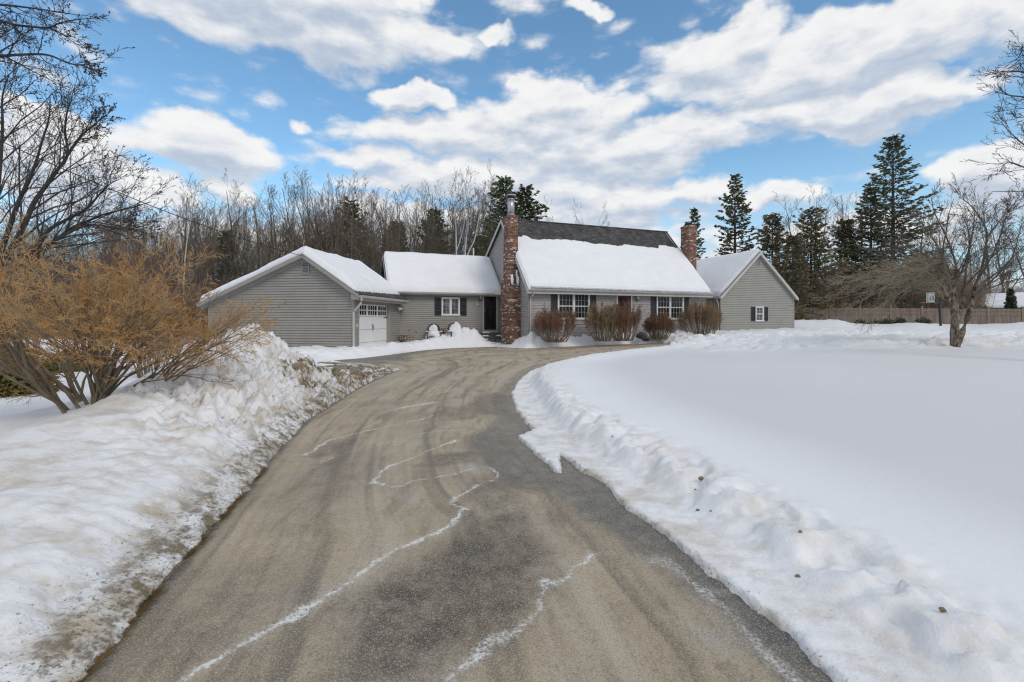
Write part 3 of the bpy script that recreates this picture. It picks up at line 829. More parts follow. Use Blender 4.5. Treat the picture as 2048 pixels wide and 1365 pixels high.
def snow_cap(parent, pts2, z, T, name='snow_cap', n=10):
    """rounded cap on a level rectangle x0,x1,y0,y1"""
    x0, x1, y0, y1 = pts2; G = []
    for i in range(n + 1):
        r = []
        for j in range(n + 1):
            u, v = i / n, j / n
            e = min(1, min(u, 1 - u) * 4) ; e2 = min(1, min(v, 1 - v) * 4)
            h = T * math.sqrt(max(0, 1 - (1 - e) ** 2)) * math.sqrt(max(0, 1 - (1 - e2) ** 2))
            r.append((x0 + (x1 - x0) * u, y0 + (y1 - y0) * v, z + h * (1 + .2 * math.sin(7 * u + 3 * v))))
        G.append(r)
    mb = MB(); mb.grid(G); return mb.build(name, M['snow'], parent, True)

# ================================================================== THE HOUSE
# local frame: x along the front (left corner 0), y into the depth, z above the base point
HB = .2
house = thing('house', 'taupe shingled house with a snowy roof, two brick chimneys and side wings', 'house', (HC[0], HC[1], HB), HA)
ca, sa = math.cos(HA), math.sin(HA)
def sx_at(px, d):        # distance along the front where a photo column meets the plane y=d
    k = (px - 1024) / F
    X0, Y0 = HC[0] - sa * d, HC[1] + ca * d
    return (k * Y0 - X0) / (ca - k * sa)
def zz_at(py, s, d):
    Y = HC[1] + sa * s + ca * d
    return CAMZ + (641 - py) / F * Y - HB
L = 11.44; RD = 3.65
Zg = -.1
EZ = 3.05                       # eave height in local z
RZ = 7.28
slope = (RZ - EZ) / (RD + .3)   # front slope passes through (-.3, EZ)
zroof = lambda d: EZ + (d + .3) * slope
BZ = RZ - (7.4 - RD) * .60
front = ((0, 0), (1, 0), (0, -1))
lw = ((0, 0), (0, 1), (-1, 0)); rw = ((L, 0), (0, 1), (1, 0))
w = MB()
FH = []
for p0, p1 in ((1114.9, 1179), (1312.6, 1366.8)):
    a0, a1 = sx_at(p0, 0), sx_at(p1, 0); FH.append((a0 + .04, a1 - .04, zz_at(639.6, a0, 0) + .05, zz_at(585.2 if p0 < 1200 else 590.5, a0, 0) - .05))
a0, a1 = sx_at(1232.6, 0), sx_at(1263.6, 0); FH.append((a0 + .04, a1 - .04, zz_at(585.2, a0, 0) - 2.2, zz_at(585.2, a0, 0) - .04))
siding(w, front, lambda z: 0, lambda z: L, Zg, zroof(0) - .02, .14, .024, FH)
w.build('wall', M['shingle_wall'], house)['label'] = 'pale taupe cedar shingle front wall'
w = MB()
for fr in (lw, rw):
    siding(w, fr, interp_fn([(0, 0), (zroof(0), 0), (RZ, RD)]), interp_fn([(0, 7.4), (BZ, 7.4), (RZ, RD)]), Zg, RZ, .13, .028)
siding(w, ((0, 7.4), (1, 0), (0, 1)), lambda z: 0, lambda z: L, Zg, BZ, .2, .016)
w.build('wall', M['trim'] if 0 else noisy('gable_clapboard', (.40, .385, .365), (.36, .35, .335), 1.5, .65, .3), house)['label'] = 'narrow clapboard gable walls'
for x, s_ in ((0, 1), (L, -1)):
    w = MB()
    w.box(x - .022, x + .022 if s_ > 0 else x + .024, -.022, .10, Zg, zroof(0) - .1)
    w.box(min(x, x + s_ * .1), max(x, x + s_ * .1), -.024, -.001, Zg, zroof(0) - .1)
    w.build('corner_board', M['trim'], house)
w = MB()
th = .14
ov = .18
def sl(x0, x1, d0, z0, d1, z1, t): w.slab([(x0, d0, z0), (x1, d0, z0), (x1, d1, z1), (x0, d1, z1)], t)
sl(-ov, L + ov, -.35, EZ - .05 * slope, RD, RZ, th)
sl(-ov, L + ov, RD + .004, RZ, 7.75, BZ - .2, th)
w.tube([(-ov, RD, RZ + .01), (L + ov, RD, RZ + .01)], .055, 6)
roof = w.build('roof', M['roof'], house)
# rake boards, soffit, fascia
w = MB()
for x in (-ov - .024, L + ov + .002):
    w.slab([(x, -.37, EZ - .07 * slope - .02), (x + .022, -.37, EZ - .07 * slope - .02), (x + .022, RD, RZ - .02), (x, RD, RZ - .02)], .22)
    w.slab([(x, RD + .004, RZ - .02), (x + .022, RD + .004, RZ - .02), (x + .022, 7.77, BZ - .23), (x, 7.77, BZ - .23)], .22)
w.box(-ov, L + ov, -.36, -.33, EZ - .30, EZ - .06); w.box(-ov, L + ov, -.33, -.016, EZ - .30, EZ - .275)
w.build('rake_board', M['trim_light'], house)
gutter(house, -.12, L + .2, -.362, EZ - .17)
# front slope snow, upper edge ragged
def vmx(u):
    return .665 + .03 * fbm(u * 9, u * 0 + 3, 3, 5) + .018 * fbm(u * 40, u * 0, 3, 9) - .03 * u + .035 * ss(.055, .075, u) * ss(.115, .095, u) + .045 * ss(.62, .64, u) * (1 - u) + .05 * ss(.845, .86, u)
sn = roof_snow(house, (-ov + .02, -.42, EZ - .12 * slope), (L + 2 * ov - .12, 0, 0), (0, RD + .42, RZ - EZ + .12 * slope), 150, 50, .27, .16, .12, .10, .10, vmx, seed=1)
w = MB()
G = []
for i in range(120):
    x = -.02 + (L + .1) * i / 119; r = []
    for j, (yy, zz) in enumerate([(-.36, 0), (-.45, -.015), (-.50, -.05), (-.505, -.09)]):
        n = .02 * math.sin(i * 1.7) * math.sin(i * .37)
        r.append((x, yy + n, EZ + .085 + zz + (n if j == 3 else 0) - .06 * i / 119))
    G.append(r)
w.grid(G); w.build('gutter_ice', M['ice'], house, True)
# windows, shutters of the front
for (p0, p1, q0, q1) in ((1114.9, 1179, (1101.5, 1114.4), (1179.6, 1191.6)), (1312.6, 1366.8, (1301, 1312), (1367.2, 1377))):
    a0, a1 = sx_at(p0, 0), sx_at(p1, 0)
    z1 = zz_at(585.2 if p0 < 1200 else 590.5, a0, 0); z0 = zz_at(639.6, a0, 0)
    window(house, front, a0, a1, z0, z1, 2, 4, 2, 'pane', .075, 'double', .05, 'double window with eight light sashes')
    for c, d_ in (q0, q1): shutter(house, front, sx_at(c, 0), sx_at(d_, 0), z0 + .04, z1 - .03, 'shutter_grey')
# red entrance door
a0, a1 = sx_at(1232.6, 0), sx_at(1263.6, 0); z1 = zz_at(585.2, a0, 0); z0 = z1 - 2.2
w = MB()
w.obox(front, a0, a0 + .07, .0, .045, z0, z1); w.obox(front, a1 - .07, a1, .0, .045, z0, z1); w.obox(front, a0 + .07, a1 - .07, 0, .044, z1 - .07, z1)
dr = w.build('door', M['white'], house); dr['label'] = 'dark red entrance door with a white frame'
w = MB(); w.obox(front, a0 + .07, a1 - .07, -.02, .018, z0, z1 - .07)
w.obox(front, a0 + .16, a1 - .16, .018, .026, z0 + .2, z0 + .9)
w.build('door_leaf', M['red'], dr)
w = MB(); w.obox(front, a0 + .2, a1 - .28, .018, .028, z1 - .95, z1 - .26); w.obox(front, a0 + .075, a0 + .12, .018, .024, z0, z1 - .1)
w.build('pane', M['pane_dark'], dr)
w = MB(); w.tube([fp(front, a0 + .2, .03, z0 + 1.0), fp(front, a0 + .2, .08, z0 + 1.0)], .025, 8); w.build('door_knob', M['brass'], dr)
def lantern(fr, a, z, h=.38, wd=.17, name='wall_lantern'):
    w = MB(); w.obox(fr, a - .04, a + .04, .0, .03, z - .02, z + h); 
    w.loft([[fp(fr, a + u * r, .12 + v * r, z + h * k) for u, v in ((-1, -1), (1, -1), (1, 1), (-1, 1))] for k, r in ((.80, .02), (.76, wd * .5), (.72, wd * .5))])
    w.loft([[fp(fr, a + u * r, .12 + v * r, z + h * k) for u, v in ((-1, -1), (1, -1), (1, 1), (-1, 1))] for k, r in ((.0, .02), (.1, wd * .35), (.14, wd * .38))])
    for u in (-1, 1):
        for v in (-1, 1):
            w.tube([fp(fr, a + u * wd * .34, .12 + v * wd * .34, z + h * .12), fp(fr, a + u * wd * .46, .12 + v * wd * .46, z + h * .74)], .008, 4)
    w.tube([fp(fr, a, .02, z + h * .9), fp(fr, a, .12, z + h * .95), fp(fr, a, .12, z + h * .8)], .01, 5)
    o = w.build(name, M['black'], house)
    w = MB(); w.loft([[fp(fr, a + u * r, .12 + v * r, z + h * k) for u, v in ((-1, -1), (1, -1), (1, 1), (-1, 1))] for k, r in ((.14, wd * .30), (.72, wd * .42))])
    w.build('lantern_glass', M['lamp_glass'], o); return o
lantern(front, sx_at(1273, 0), zz_at(602, 6.5, 0))
downspout(house, [(.10, -.44, EZ - .17), (.10, -.44, EZ - .24), (.10, -.30, EZ - .42), (.09, -.065, EZ - .52), (.09, -.06, .2)])
# chimneys
def chimney(x0, x1, base, steps, label, blob=None):
    w = MB(); rings = []
    for z, a, b_, c, d_ in steps: rings.append([(a, c, z), (b_, c, z), (b_, d_, z), (a, d_, z)])
    w.loft(rings)
    z, a, b_, c, d_ = steps[-1]
    w.box(a - .02, b_ + .02, c - .02, d_ + .02, z - .14, z - .04)
    ch = w.build('chimney', M['brick'], house); ch['label'] = label
    return ch
zt = 7.05
ch = chimney(-.56, .02, 0, [(-.1, -.60, -.02, 1.02, 2.5), (3.0, -.60, -.02, 1.02, 2.5), (3.25, -.60, -.02, 1.22, 2.5), (3.85, -.58, -.02, 1.38, 2.16), (zt, -.57, -.02, 1.40, 2.10)], 'tall brick chimney left of the front, with a steel flue pipe')
w = MB(); cx, cy = -.29, 1.75
w.tube([(cx, cy, zt), (cx, cy, zt + .95)], .185, 20); w.tube([(cx, cy, zt + .02), (cx, cy, zt + .08)], .215, 20); w.tube([(cx, cy, zt + .86), (cx, cy, zt + .93)], .20, 20)
fl = w.build('flue_pipe', M['steel'], ch, True)
w = MB(); w.tube([(cx, cy, zt + .95), (cx, cy, zt + 1.02), (cx, cy, zt + 1.10), (cx, cy, zt + 1.12)], [.20, .29, .22, .02], 14); w.build('flue_cap', M['black'], ch)
w = MB(); w.tube([(cx, cy, zt + 1.10), (cx, cy, zt + 1.14), (cx, cy, zt + 1.17)], [.26, .2, .03], 14); w.build('snow_cap', M['snow'], ch, True)
def blob_mesh(cx, cy, cz, rx, ry, rz, seed, m, parent=None, name='snow_cap', n=14):
    rnd = random.Random(seed); w = MB(); rings = []
    for i in range(n + 1):
        ph = math.pi * i / n; ring = []
        for j in range(n * 2):
            a = 2 * math.pi * j / (n * 2)
            k = 1 + .18 * math.sin(a * 3 + seed) * math.sin(ph * 2 + seed) + .10 * math.sin(a * 5 + ph * 4 + seed * 2)
            r = max(math.sin(ph), .02)
            ring.append((cx + rx * r * math.cos(a) * k, cy + ry * r * math.sin(a) * k, cz + rz * math.cos(ph) * k))
        rings.append(ring)
    w.loft(rings); return w.build(name, m, parent, True)
blob_mesh(-.44, 1.17, 3.55, .075, .10, .26, 3, M['snow'], ch)
blob_mesh(-.12, 1.15, 3.52, .085, .09, .24, 5, M['snow'], ch)
blob_mesh(-.16, 1.22, 3.85, .05, .08, .22, 6, M['snow'], ch)
ch2 = chimney(L, L + .6, 0, [(-.1, L + .02, L + .62, 1.1, 2.5), (3.2, L + .02, L + .62, 1.1, 2.5), (3.9, L + .02, L + .6, 1.4, 2.15), (7.35, L + .02, L + .6, 1.4, 2.15)], 'brick chimney at the right gable')
w = MB(); w.box(L + .12, L + .50, 1.55, 2.0, 7.35, 7.42); w.box(L + .16, L + .46, 1.6, 1.95, 7.42, 7.55); w.box(L + .05, L + .55, 1.5, 1.56, 7.55, 7.58); w.build('chimney_cap', M['black'], ch2)

# ---- left wing: front plane y=4.0, from x=-6.45 to 0
wy = 4.0; wx0 = -6.4; wz = 2.98; rdY = 5.9; rZ = 5.12; ws = (rZ - wz) / (rdY - wy + .3)
fw = ((0, wy), (1, 0), (0, -1))
dl0, dl1 = sx_at(965.3, wy), sx_at(994.8, wy)
w = MB()
siding(w, fw, lambda z: wx0, lambda z: 0.0, .0, wz + .25, .114, .028, [(dl0 + .04, dl1 - .04, zz_at(659.6, dl0, wy) - .1, zz_at(588.5, dl0, wy)), (sx_at(882.8, wy) + .04, sx_at(919.3, wy) - .04, zz_at(631.6, -3, wy) + .05, zz_at(594.8, -3, wy) - .05)])
siding(w, ((wx0, wy), (0, 1), (-1, 0)), interp_fn([(0, 0), (wz + .3 * ws, 0), (rZ, rdY - wy)]), interp_fn([(0, 3.8), (wz + .3 * ws, 3.8), (rZ, rdY - wy)]), 0, rZ, .114, .016)
siding(w, ((0, wy + 3.8), (1, 0), (0, 1)), lambda z: wx0, lambda z: 0.0, .0, wz + .25, .2, .016)
w.build('wall', M['siding'], house)['label'] = 'grey lap siding of the low left wing'
w = MB()
w.slab([(wx0 - .2, wy - .34, wz - .04 * ws), (-.02, wy - .34, wz - .04 * ws), (-.02, rdY, rZ), (wx0 - .2, rdY, rZ)], .13)
w.slab([(wx0 - .2, rdY + .003, rZ), (-.02, rdY + .003, rZ), (-.02, 8.1, wz), (wx0 - .2, 8.1, wz)], .13)
w.build('roof', M['roof'], house)['label'] = 'low gable roof of the left wing'
w = MB()
w.slab([(wx0 - .224, wy - .36, wz - .06 * ws - .02), (wx0 - .202, wy - .36, wz - .06 * ws - .02), (wx0 - .202, rdY, rZ - .02), (wx0 - .224, rdY, rZ - .02)], .2)
w.box(wx0 - .2, -.02, wy - .345, wy - .32, wz - .2, wz - .02); w.box(wx0 - .2, -.02, wy - .32, wy - .018, wz - .2, wz - .18)
w.build('fascia', M['trim'], house)
gutter(house, wx0 - .22, -.6, wy - .347, wz - .14)
roof_snow(house, (wx0 - .16, wy - .40, wz - .1 * ws), (-wx0 + .14, 0, 0), (0, rdY - wy + .40, rZ - wz + .1 * ws), 80, 34, .27, .12, .3, .10, 0, seed=4)
roof_snow(house, (wx0 - .16, 8.15, wz - .02), (-wx0 + .14, 0, 0), (0, rdY - 8.15, rZ - wz + .02), 60, 20, .27, .12, .3, .10, 0, seed=4)
a0, a1 = sx_at(882.8, wy), sx_at(919.3, wy); z1, z0 = zz_at(594.8, a0, wy), zz_at(631.6, a0, wy)
window(house, fw, a0, a1, z0, z1, 2, 2, 3, 'pane_curtain', .07, 'single', .06, 'white twin casement window with sheer curtains')
shutter(house, fw, sx_at(869, wy), sx_at(882.3, wy), z0, z1 - .02); shutter(house, fw, sx_at(919.7, wy), sx_at(932.8, wy), z0, z1 - .02)
w = MB(); w.obox(fw, a0 - .03, a1 + .03, .014, .034, z0 - .24, z0 - .005); w.build('window_apron', M['trim'], house)
# storm door
z1d = zz_at(588.5, dl0, wy); z0d = zz_at(659.6, dl0, wy)
w = MB(); w.obox(fw, dl0, dl0 + .07, 0, .045, z0d - .18, z1d + .05); w.obox(fw, dl1 - .08, dl1, 0, .045, z0d - .18, z1d + .05); w.obox(fw, dl0 + .07, dl1 - .08, 0, .044, z1d, z1d + .05)
w.obox(fw, dl0 + .07, dl1 - .08, 0, .05, z0d - .18, z0d - .05)
dr = w.build('door', M['trim_light'], house); dr['label'] = 'black glazed storm door at the top of the steps'
e0, e1 = dl0 + .075, dl1 - .085
w = MB(); q = .12
w.obox(fw, e0, e0 + q, .0, .04, z0d, z1d - .005); w.obox(fw, e1 - .06, e1, .0, .04, z0d, z1d - .005)
w.obox(fw, e0 + q, e1 - .06, 0, .039, z1d - .14, z1d - .005); w.obox(fw, e0 + q, e1 - .06, 0, .038, z0d + .0, z0d + .12); zm = (z0d + z1d) / 2 + .0
w.obox(fw, e0 + q, e1 - .06, 0, .037, zm - .03, zm + .03)
w.build('door_leaf', M['darkdoor'], dr)
w = MB(); w.obox(fw, e0 + q, e1 - .06, 0, .012, z0d + .12, zm - .03); w.obox(fw, e0 + q, e1 - .06, 0, .013, zm + .03, z1d - .14); w.build('pane', M['pane_dark'], dr)
w = MB(); w.obox(fw, e0, e1, .0, .055, z0d - .045, z0d - .003); w.build('kick_plate', M['brass'], dr)
w = MB(); w.tube([fp(fw, e0 + .05, .05, zm + .0), fp(fw, e0 + .05, .09, zm + .03), fp(fw, e0 + .05, .09, zm + .14), fp(fw, e0 + .05, .05, zm + .17)], .012, 6); w.build('door_handle', M['brass'], dr)
lantern(fw, sx_at(959.3, wy), zz_at(601.5, -1, wy), .42, .16)
w = MB(); an = sx_at(954.3, wy); zn = zz_at(608.5, an, wy)
w.loft([[fp(fw, an + u * r * 1.0, .03 + v * .02, zn + k) for u, v in ((-1, -1), (1, -1), (1, 1), (-1, 1))] for k, r in ((-.10, .03), (-.04, .10), (.03, .07), (.09, .05), (.15, .015))])
w.obox(fw, an - .05, an + .16, .02, .05, zn - .13, zn - .10)
w.build('wall_ornament', M['steel'], house)
w = MB(); w.tube([(-1.0, 6.5, 4.7), (-1.0, 6.5, 5.95)], .045, 8); w.build('vent_pipe', M['pvc'], house)

# ---- right wing, turned a few degrees from the front
WA = math.radians(17) - HA
def rwp(x, y):  # wing-local -> house-local
    gx, gy = 13.03 - HC[0], 30.0 - HC[1]
    ox, oy = gx * ca + gy * sa, -gx * sa + gy * ca
    c_, s_ = math.cos(WA), math.sin(WA)
    return (ox + x * c_ - y * s_, oy + x * s_ + y * c_)
o0 = rwp(0, 0); tx = (math.cos(WA), math.sin(WA)); ty = (-math.sin(WA), math.cos(WA))
neg = lambda v: (-v[0], -v[1])
WL, WD, WE, WR = 5.85, 9.0, 2.92, 5.80
wroof = lambda x: WE + (WR - WE) * (1 - abs(x - WL / 2) / (WL / 2 + .12))
def ws_at(px): k = (px - 1024) / F; return (k * 30.0 - 13.03) / (math.cos(math.radians(17)) - k * math.sin(math.radians(17)))
def wz_at(py, s): return CAMZ + (641 - py) / F * (30.0 + math.sin(math.radians(17)) * s) - HB
w = MB(); wf = (o0, tx, neg(ty))
lo = interp_fn([(0, 0), (wroof(0), 0), (WR, WL / 2)]); hi = interp_fn([(0, WL), (wroof(0), WL), (WR, WL / 2)])
siding(w, wf, lo, hi, .1, WR, .114, .028, [(ws_at(1510.3) + .03, ws_at(1526.8) - .03, wz_at(643.2, 2.6) + .04, wz_at(613.5, 2.6) - .04)])
siding(w, (rwp(0, 0), ty, neg(tx)), lambda z: 0, lambda z: WD, .1, wroof(0), .114, .016)
siding(w, (rwp(WL, 0), ty, tx), lambda z: 0, lambda z: WD, .1, wroof(0), .114, .016)
siding(w, (rwp(0, WD), tx, ty), lo, hi, .1, WR, .2, .016)
w.build('wall', noisy('right_wing_siding', (.36, .35, .315), (.33, .32, .29), 1.5, .55, .35), house)['label'] = 'grey lap siding of the right gable wing'
def R3(x, y, z): p = rwp(x, y); return (p[0], p[1], z)
w = MB()
e_ = .14
w.slab([R3(-e_, -.2, WE - .02), R3(-e_, WD + .2, WE - .02), R3(WL / 2, WD + .2, WR), R3(WL / 2, -.2, WR)][::-1], .13)
w.slab([R3(WL / 2 + .003, -.2, WR), R3(WL / 2 + .003, WD + .2, WR), R3(WL + e_, WD + .2, WE - .02), R3(WL + e_, -.2, WE - .02)][::-1], .13)
w.build('roof', M['roof'], house)['label'] = 'gable roof of the right wing'
w = MB()
for xa, za, xb, zb in ((-e_ - .02, WE - .05, WL / 2, WR - .015), (WL / 2 + .002, WR - .015, WL + e_ + .02, WE - .05)):
    w.slab([R3(xa, -.226, za), R3(xb, -.226, zb), R3(xb, -.202, zb), R3(xa, -.202, za)], .2)
    w.slab([R3(xa, -.2, za - .12), R3(xb, -.2, zb - .12), R3(xb, -.02, zb - .12), R3(xa, -.02, za - .12)], .02)
w.build('rake_board', M['trim_light'], house)
w = MB()
w.obox(wf, -.02, .09, -.02, .022, .1, wroof(0)); w.build('corner_board', M['trim'], house); w = MB(); w.obox(wf, WL - .09, WL + .02, -.02, .022, .1, wroof(0) - .1)
w.build('corner_board', M['trim'], house)
w = MB(); q = [R3(-.16, .0, WE - .16)]
fr_l = (rwp(0, 0), ty, neg(tx))
w.obox(fr_l, -.2, 5, .14, .25, WE - .15, WE - .05); w.build('gutter', M['trim_light'], house)
downspout(house, [fp(fr_l, .12, .2, WE - .15), fp(fr_l, .12, .18, WE - .25), fp(fr_l, .12, .06, WE - .5), fp(fr_l, .12, .06, .3)])
roof_snow(house, R3(-e_ - .03, -.14, WE - .03), tuple(Vector(R3(-e_, WD, WE)) - Vector(R3(-e_, 0, WE))), tuple(Vector(R3(WL / 2, -.14, WR)) - Vector(R3(-e_ - .03, -.14, WE - .03))), 70, 30, .20, .12, .12, .08, 0, seed=7)
roof_snow(house, R3(WL + e_ + .0, -.14, WE - .03), tuple(Vector(R3(-e_, WD, WE)) - Vector(R3(-e_, 0, WE))), tuple(Vector(R3(WL / 2, -.14, WR)) - Vector(R3(WL + e_, -.14, WE - .03))), 70, 30, .13, .12, .12, .6, 0, seed=8)
a0, a1 = ws_at(1510.3), ws_at(1526.8); z1, z0 = wz_at(613.5, a0), wz_at(643.2, a0)
window(house, wf, a0, a1, z0, z1, 1, 2, 2, 'pane_curtain', .06, 'double', .05, 'small sash window low on the gable')
shutter(house, wf, ws_at(1501.5), ws_at(1510), z0 + .02, z1 - .03); shutter(house, wf, ws_at(1527.1), ws_at(1535), z0 + .02, z1 - .03)
def gvent(parent, fr, a0, a1, z0, z1, m):
    w = MB(); f = .045
    w.obox(fr, a0, a1, 0, .05, z0, z0 + f); w.obox(fr, a0, a1, 0, .05, z1 - f, z1); w.obox(fr, a0, a0 + f, 0, .05, z0 + f, z1 - f); w.obox(fr, a1 - f, a1, 0, .05, z0 + f, z1 - f)
    z = z0 + f + .01
    while z < z1 - f - .03:
        w.hexa([fp(fr, a0 + f, .022, z + .03), fp(fr, a1 - f, .022, z + .03), fp(fr, a1 - f, .045, z), fp(fr, a0 + f, .045, z),
                fp(fr, a0 + f, .022, z + .042), fp(fr, a1 - f, .022, z + .042), fp(fr, a1 - f, .045, z + .012), fp(fr, a0 + f, .045, z + .012)]); z += .068
    o = w.build('gable_vent', m, parent)
    w = MB(); w.obox(fr, a0 + f, a1 - f, .017, .021, z0 + f, z1 - f); w.build('vent_backing', M['black'], o)
    return o
gvent(house, wf, WL / 2 - .12, WL / 2 + .15, wz_at(532, 2.9), wz_at(518.5, 2.9), M['trim'])
# dark stones by the front door
for px, py, Y, r in ((1283, 671.5, 25.4, .26), (1291, 677, 25.0, .22)):
    p = at(px, py, Y); o = blob_mesh(0, 0, 0, r, r * .8, r * .6, int(px), M['rock_dark'], None, 'boulder'); o.location = p
    tag(o, 'dark boulder beside the front door, the upper one' if py < 675 else 'dark boulder beside the front door, lower and nearer the drive', 'boulder', 'boulders beside the front door')

# ---- stone steps up to the storm door
st = thing('stone_steps', 'rough grey stone steps with snow on them below the black storm door', 'steps', (*[HC[0] + ca * ((dl0 + dl1) / 2) - sa * (wy - .1), HC[1] + sa * ((dl0 + dl1) / 2) + ca * (wy - .1)], .2), HA)
ntop = z0d - .17
for i in range(4):
    w = MB(); zt_ = ntop - i * .185; y0 = -.5 - i * .36
    rnd = random.Random(i); xa, xb = -.62 - .12 * i, .62 + .10 * i
    pts = []
    n = 9
    for k in range(n): pts.append((xa + (xb - xa) * k / (n - 1), y0 + rnd.uniform(-.05, .05)))
    ring = pts + [(xb + rnd.uniform(0, .05), .02), (xa - rnd.uniform(0, .05), .02)]
    w.loft([[(x, y - (.0 if z > zt_ - .1 else -.03), z) for x, y in ring] for z in (-.3, zt_ - .13, zt_ - .02, zt_)])
    s_ = w.build('step', M['stone_step'], st)
    snow_cap(s_, (xa + .02, xa + .45 - .05 * i, y0 + .05, y0 + .3), zt_, .05); 
    if i % 2: snow_cap(s_, (xb - .6, xb - .1, y0 + .02, y0 + .3), zt_, .06)

# ================================================================== GARAGE
GA = -math.radians(8.63); GB = .1
gar = thing('garage', 'detached grey garage with a white panel door, louvred gable and snowy roof', 'garage', (-6.78, 20.6, GB), GA)
gz1 = 2.62
GW = 7.0; GD = 5.04; GRx = -2.25; GRz = 4.38
sR = (GRz - 2.62) / (2.25 + .35); sLft = .42
groof = lambda x: GRz - (x - GRx) * sR if x > GRx else GRz - (GRx - x) * sLft
gf = ((0, 0), (1, 0), (0, -1))
EL = groof(-GW)
w = MB()
siding(w, gf, interp_fn([(0, -GW), (EL - .05, -GW), (GRz - .1, GRx)]), interp_fn([(0, -.0), (groof(0) - .08, -.0), (GRz - .1, GRx)]), -.1, GRz - .1, .114, .030)
d0, d1 = .42, 3.72; dz1 = 2.26
siding(w, ((0, 0), (0, 1), (1, 0)), lambda z: 0, lambda z: GD, -.1, gz1 + .1, .114, .030, [(d0 - .09, d1 + .12, -1, dz1 + .17)])
siding(w, ((-GW, 0), (0, 1), (-1, 0)), lambda z: 0, lambda z: GD, -.1, EL, .2, .018)
siding(w, ((0, GD), (1, 0), (0, 1)), interp_fn([(0, -GW), (EL, -GW), (GRz - .1, GRx)]), interp_fn([(0, 0), (groof(0), 0), (GRz - .1, GRx)]), -.1, GRz - .1, .2, .018)
w.build('wall', M['siding'], gar)
w = MB()
w.box(-.10, .024, -.024, -.001, -.1, 2.50); w.box(.001, .026, -.001, .10, -.1, 2.50); w.build('corner_board', M['trim'], gar); w = MB(); w.box(.001, .026, GD - .10, GD + .02, -.1, 2.5)
w.build('corner_board', M['trim'], gar)
w = MB()
fo, bo = -.28, GD + .28
w.slab([(GRx, fo, GRz), (.36, fo, groof(.36)), (.36, bo, groof(.36)), (GRx, bo, GRz)], .10)
w.slab([(-GW - .3, fo, groof(-GW - .3)), (GRx - .003, fo, GRz), (GRx - .003, bo, GRz), (-GW - .3, bo, groof(-GW - .3))], .10)
w.build('roof', M['roof'], gar)
w = MB()
for xa, xb in ((GRx, .37), (-GW - .32, GRx - .002)):
    za, zb = groof(xa) - .012, groof(xb) - .012
    w.slab([(xa, fo - .024, za), (xb, fo - .024, zb), (xb, fo - .002, zb), (xa, fo - .002, za)], .17)
    w.slab([(xa, fo, za - .13), (xb, fo, zb - .13), (xb, -.02, zb - .13), (xa, -.02, za - .13)], .02)
    w.slab([(xa, -.05, za - .15), (xb, -.05, zb - .15), (xb, -.02, zb - .15), (xa, -.02, za - .15)], .12)
w.hexa([(.0, fo, 2.38), (.36, fo, 2.38), (.36, -.02, 2.38), (.0, -.02, 2.38), (.0, fo, 2.62), (.36, fo, 2.46), (.36, -.02, 2.46), (.0, -.02, 2.62)])
w.box(.02, .345, -.02, bo, 2.36, 2.385); w.box(.345, .365, -.02, bo, 2.34, 2.50)
w.build('rake_board', M['trim'], gar)
gutter(gar, fo + .02, bo - .1, .366, 2.45, 'trim_light', 'y')
downspout(gar, [(.43, -.18, 2.46), (.43, -.18, 2.36), (.38, -.16, 2.20), (.10, -.10, 1.92), (.02, -.075, 1.85), (.02, -.075, .05)], 'trim_light', .048)
w = MB(); w.obox(((0, 0), (0, 1), (1, 0)), d0 - .11, d0, -.14, .03, -.1, dz1 + .14); w.obox(((0, 0), (0, 1), (1, 0)), d1, d1 + .14, -.14, .03, -.1, dz1 + .14); w.obox(((0, 0), (0, 1), (1, 0)), d0, d1, -.14, .028, dz1, dz1 + .17)
w.build('door_casing', M['trim'], gar)
# garage door
dfm = ((0, 0), (0, 1), (1, 0))
w = MB(); gl = MB()
rec = -.13
pan = (dz1 + .1) / 4
for i in range(4):
    zb = -.1 + i * pan; zt_ = zb + pan - .012
    w.obox(dfm, d0, d1, rec - .04, rec, zb, zt_)
    if i < 3:
        n = 24
        for k in range(n):
            a_ = d0 + .05 + (d1 - d0 - .1) * k / n
            w.obox(dfm, a_ + .006, a_ + (d1 - d0 - .1) / n - .006, rec, rec + .006, zb + .02, zt_ - .02)
    else:
        for k in range(3):
            W_ = (d1 - d0) / 3; A = d0 + k * W_ + .09; B_ = d0 + (k + 1) * W_ - .09; za, zb2 = zb + .07, zt_ - .07
            w.obox(dfm, A - .04, B_ + .04, rec, rec + .012, za - .04, za); w.obox(dfm, A - .04, B_ + .04, rec, rec + .012, zb2, zb2 + .04)
            w.obox(dfm, A - .04, A, rec, rec + .012, za, zb2); w.obox(dfm, B_, B_ + .04, rec, rec + .012, za, zb2)
            for c in range(1, 4): x = A + (B_ - A) * c / 4; w.obox(dfm, x - .022, x + .022, rec, rec + .011, za, zb2)
            w.obox(dfm, A, B_, rec, rec + .010, (za + zb2) / 2 - .022, (za + zb2) / 2 + .022)
            gl.obox(dfm, A, B_, rec + .001, rec + .004, za, zb2)
gd = w.build('garage_door', M['door_white'], gar); gl.build('pane', M['pane_garage'], gd)
w = MB()
for y_, y2 in ((d0 + .02, d0 + .02), (d1 - .36, d1 - .05)):
    w = MB(); w.obox(dfm, y_, y_ + .34, rec, rec + .02, 1.62, 1.65); w.obox(dfm, y2, y2 + .04, rec, rec + .021, 1.585, 1.685); w.build('hinge', M['black'], gd)
w = MB(); ym = (d0 + d1) / 2
for s_ in (-1, 1):
    w.tube([(rec + .01, ym + s_ * .03, 1.02), (rec + .05, ym + s_ * .05, 1.09), (rec + .05, ym + s_ * .05, 1.22), (rec + .01, ym + s_ * .03, 1.30)], .012, 6)
w.build('door_handle', M['black'], gd)
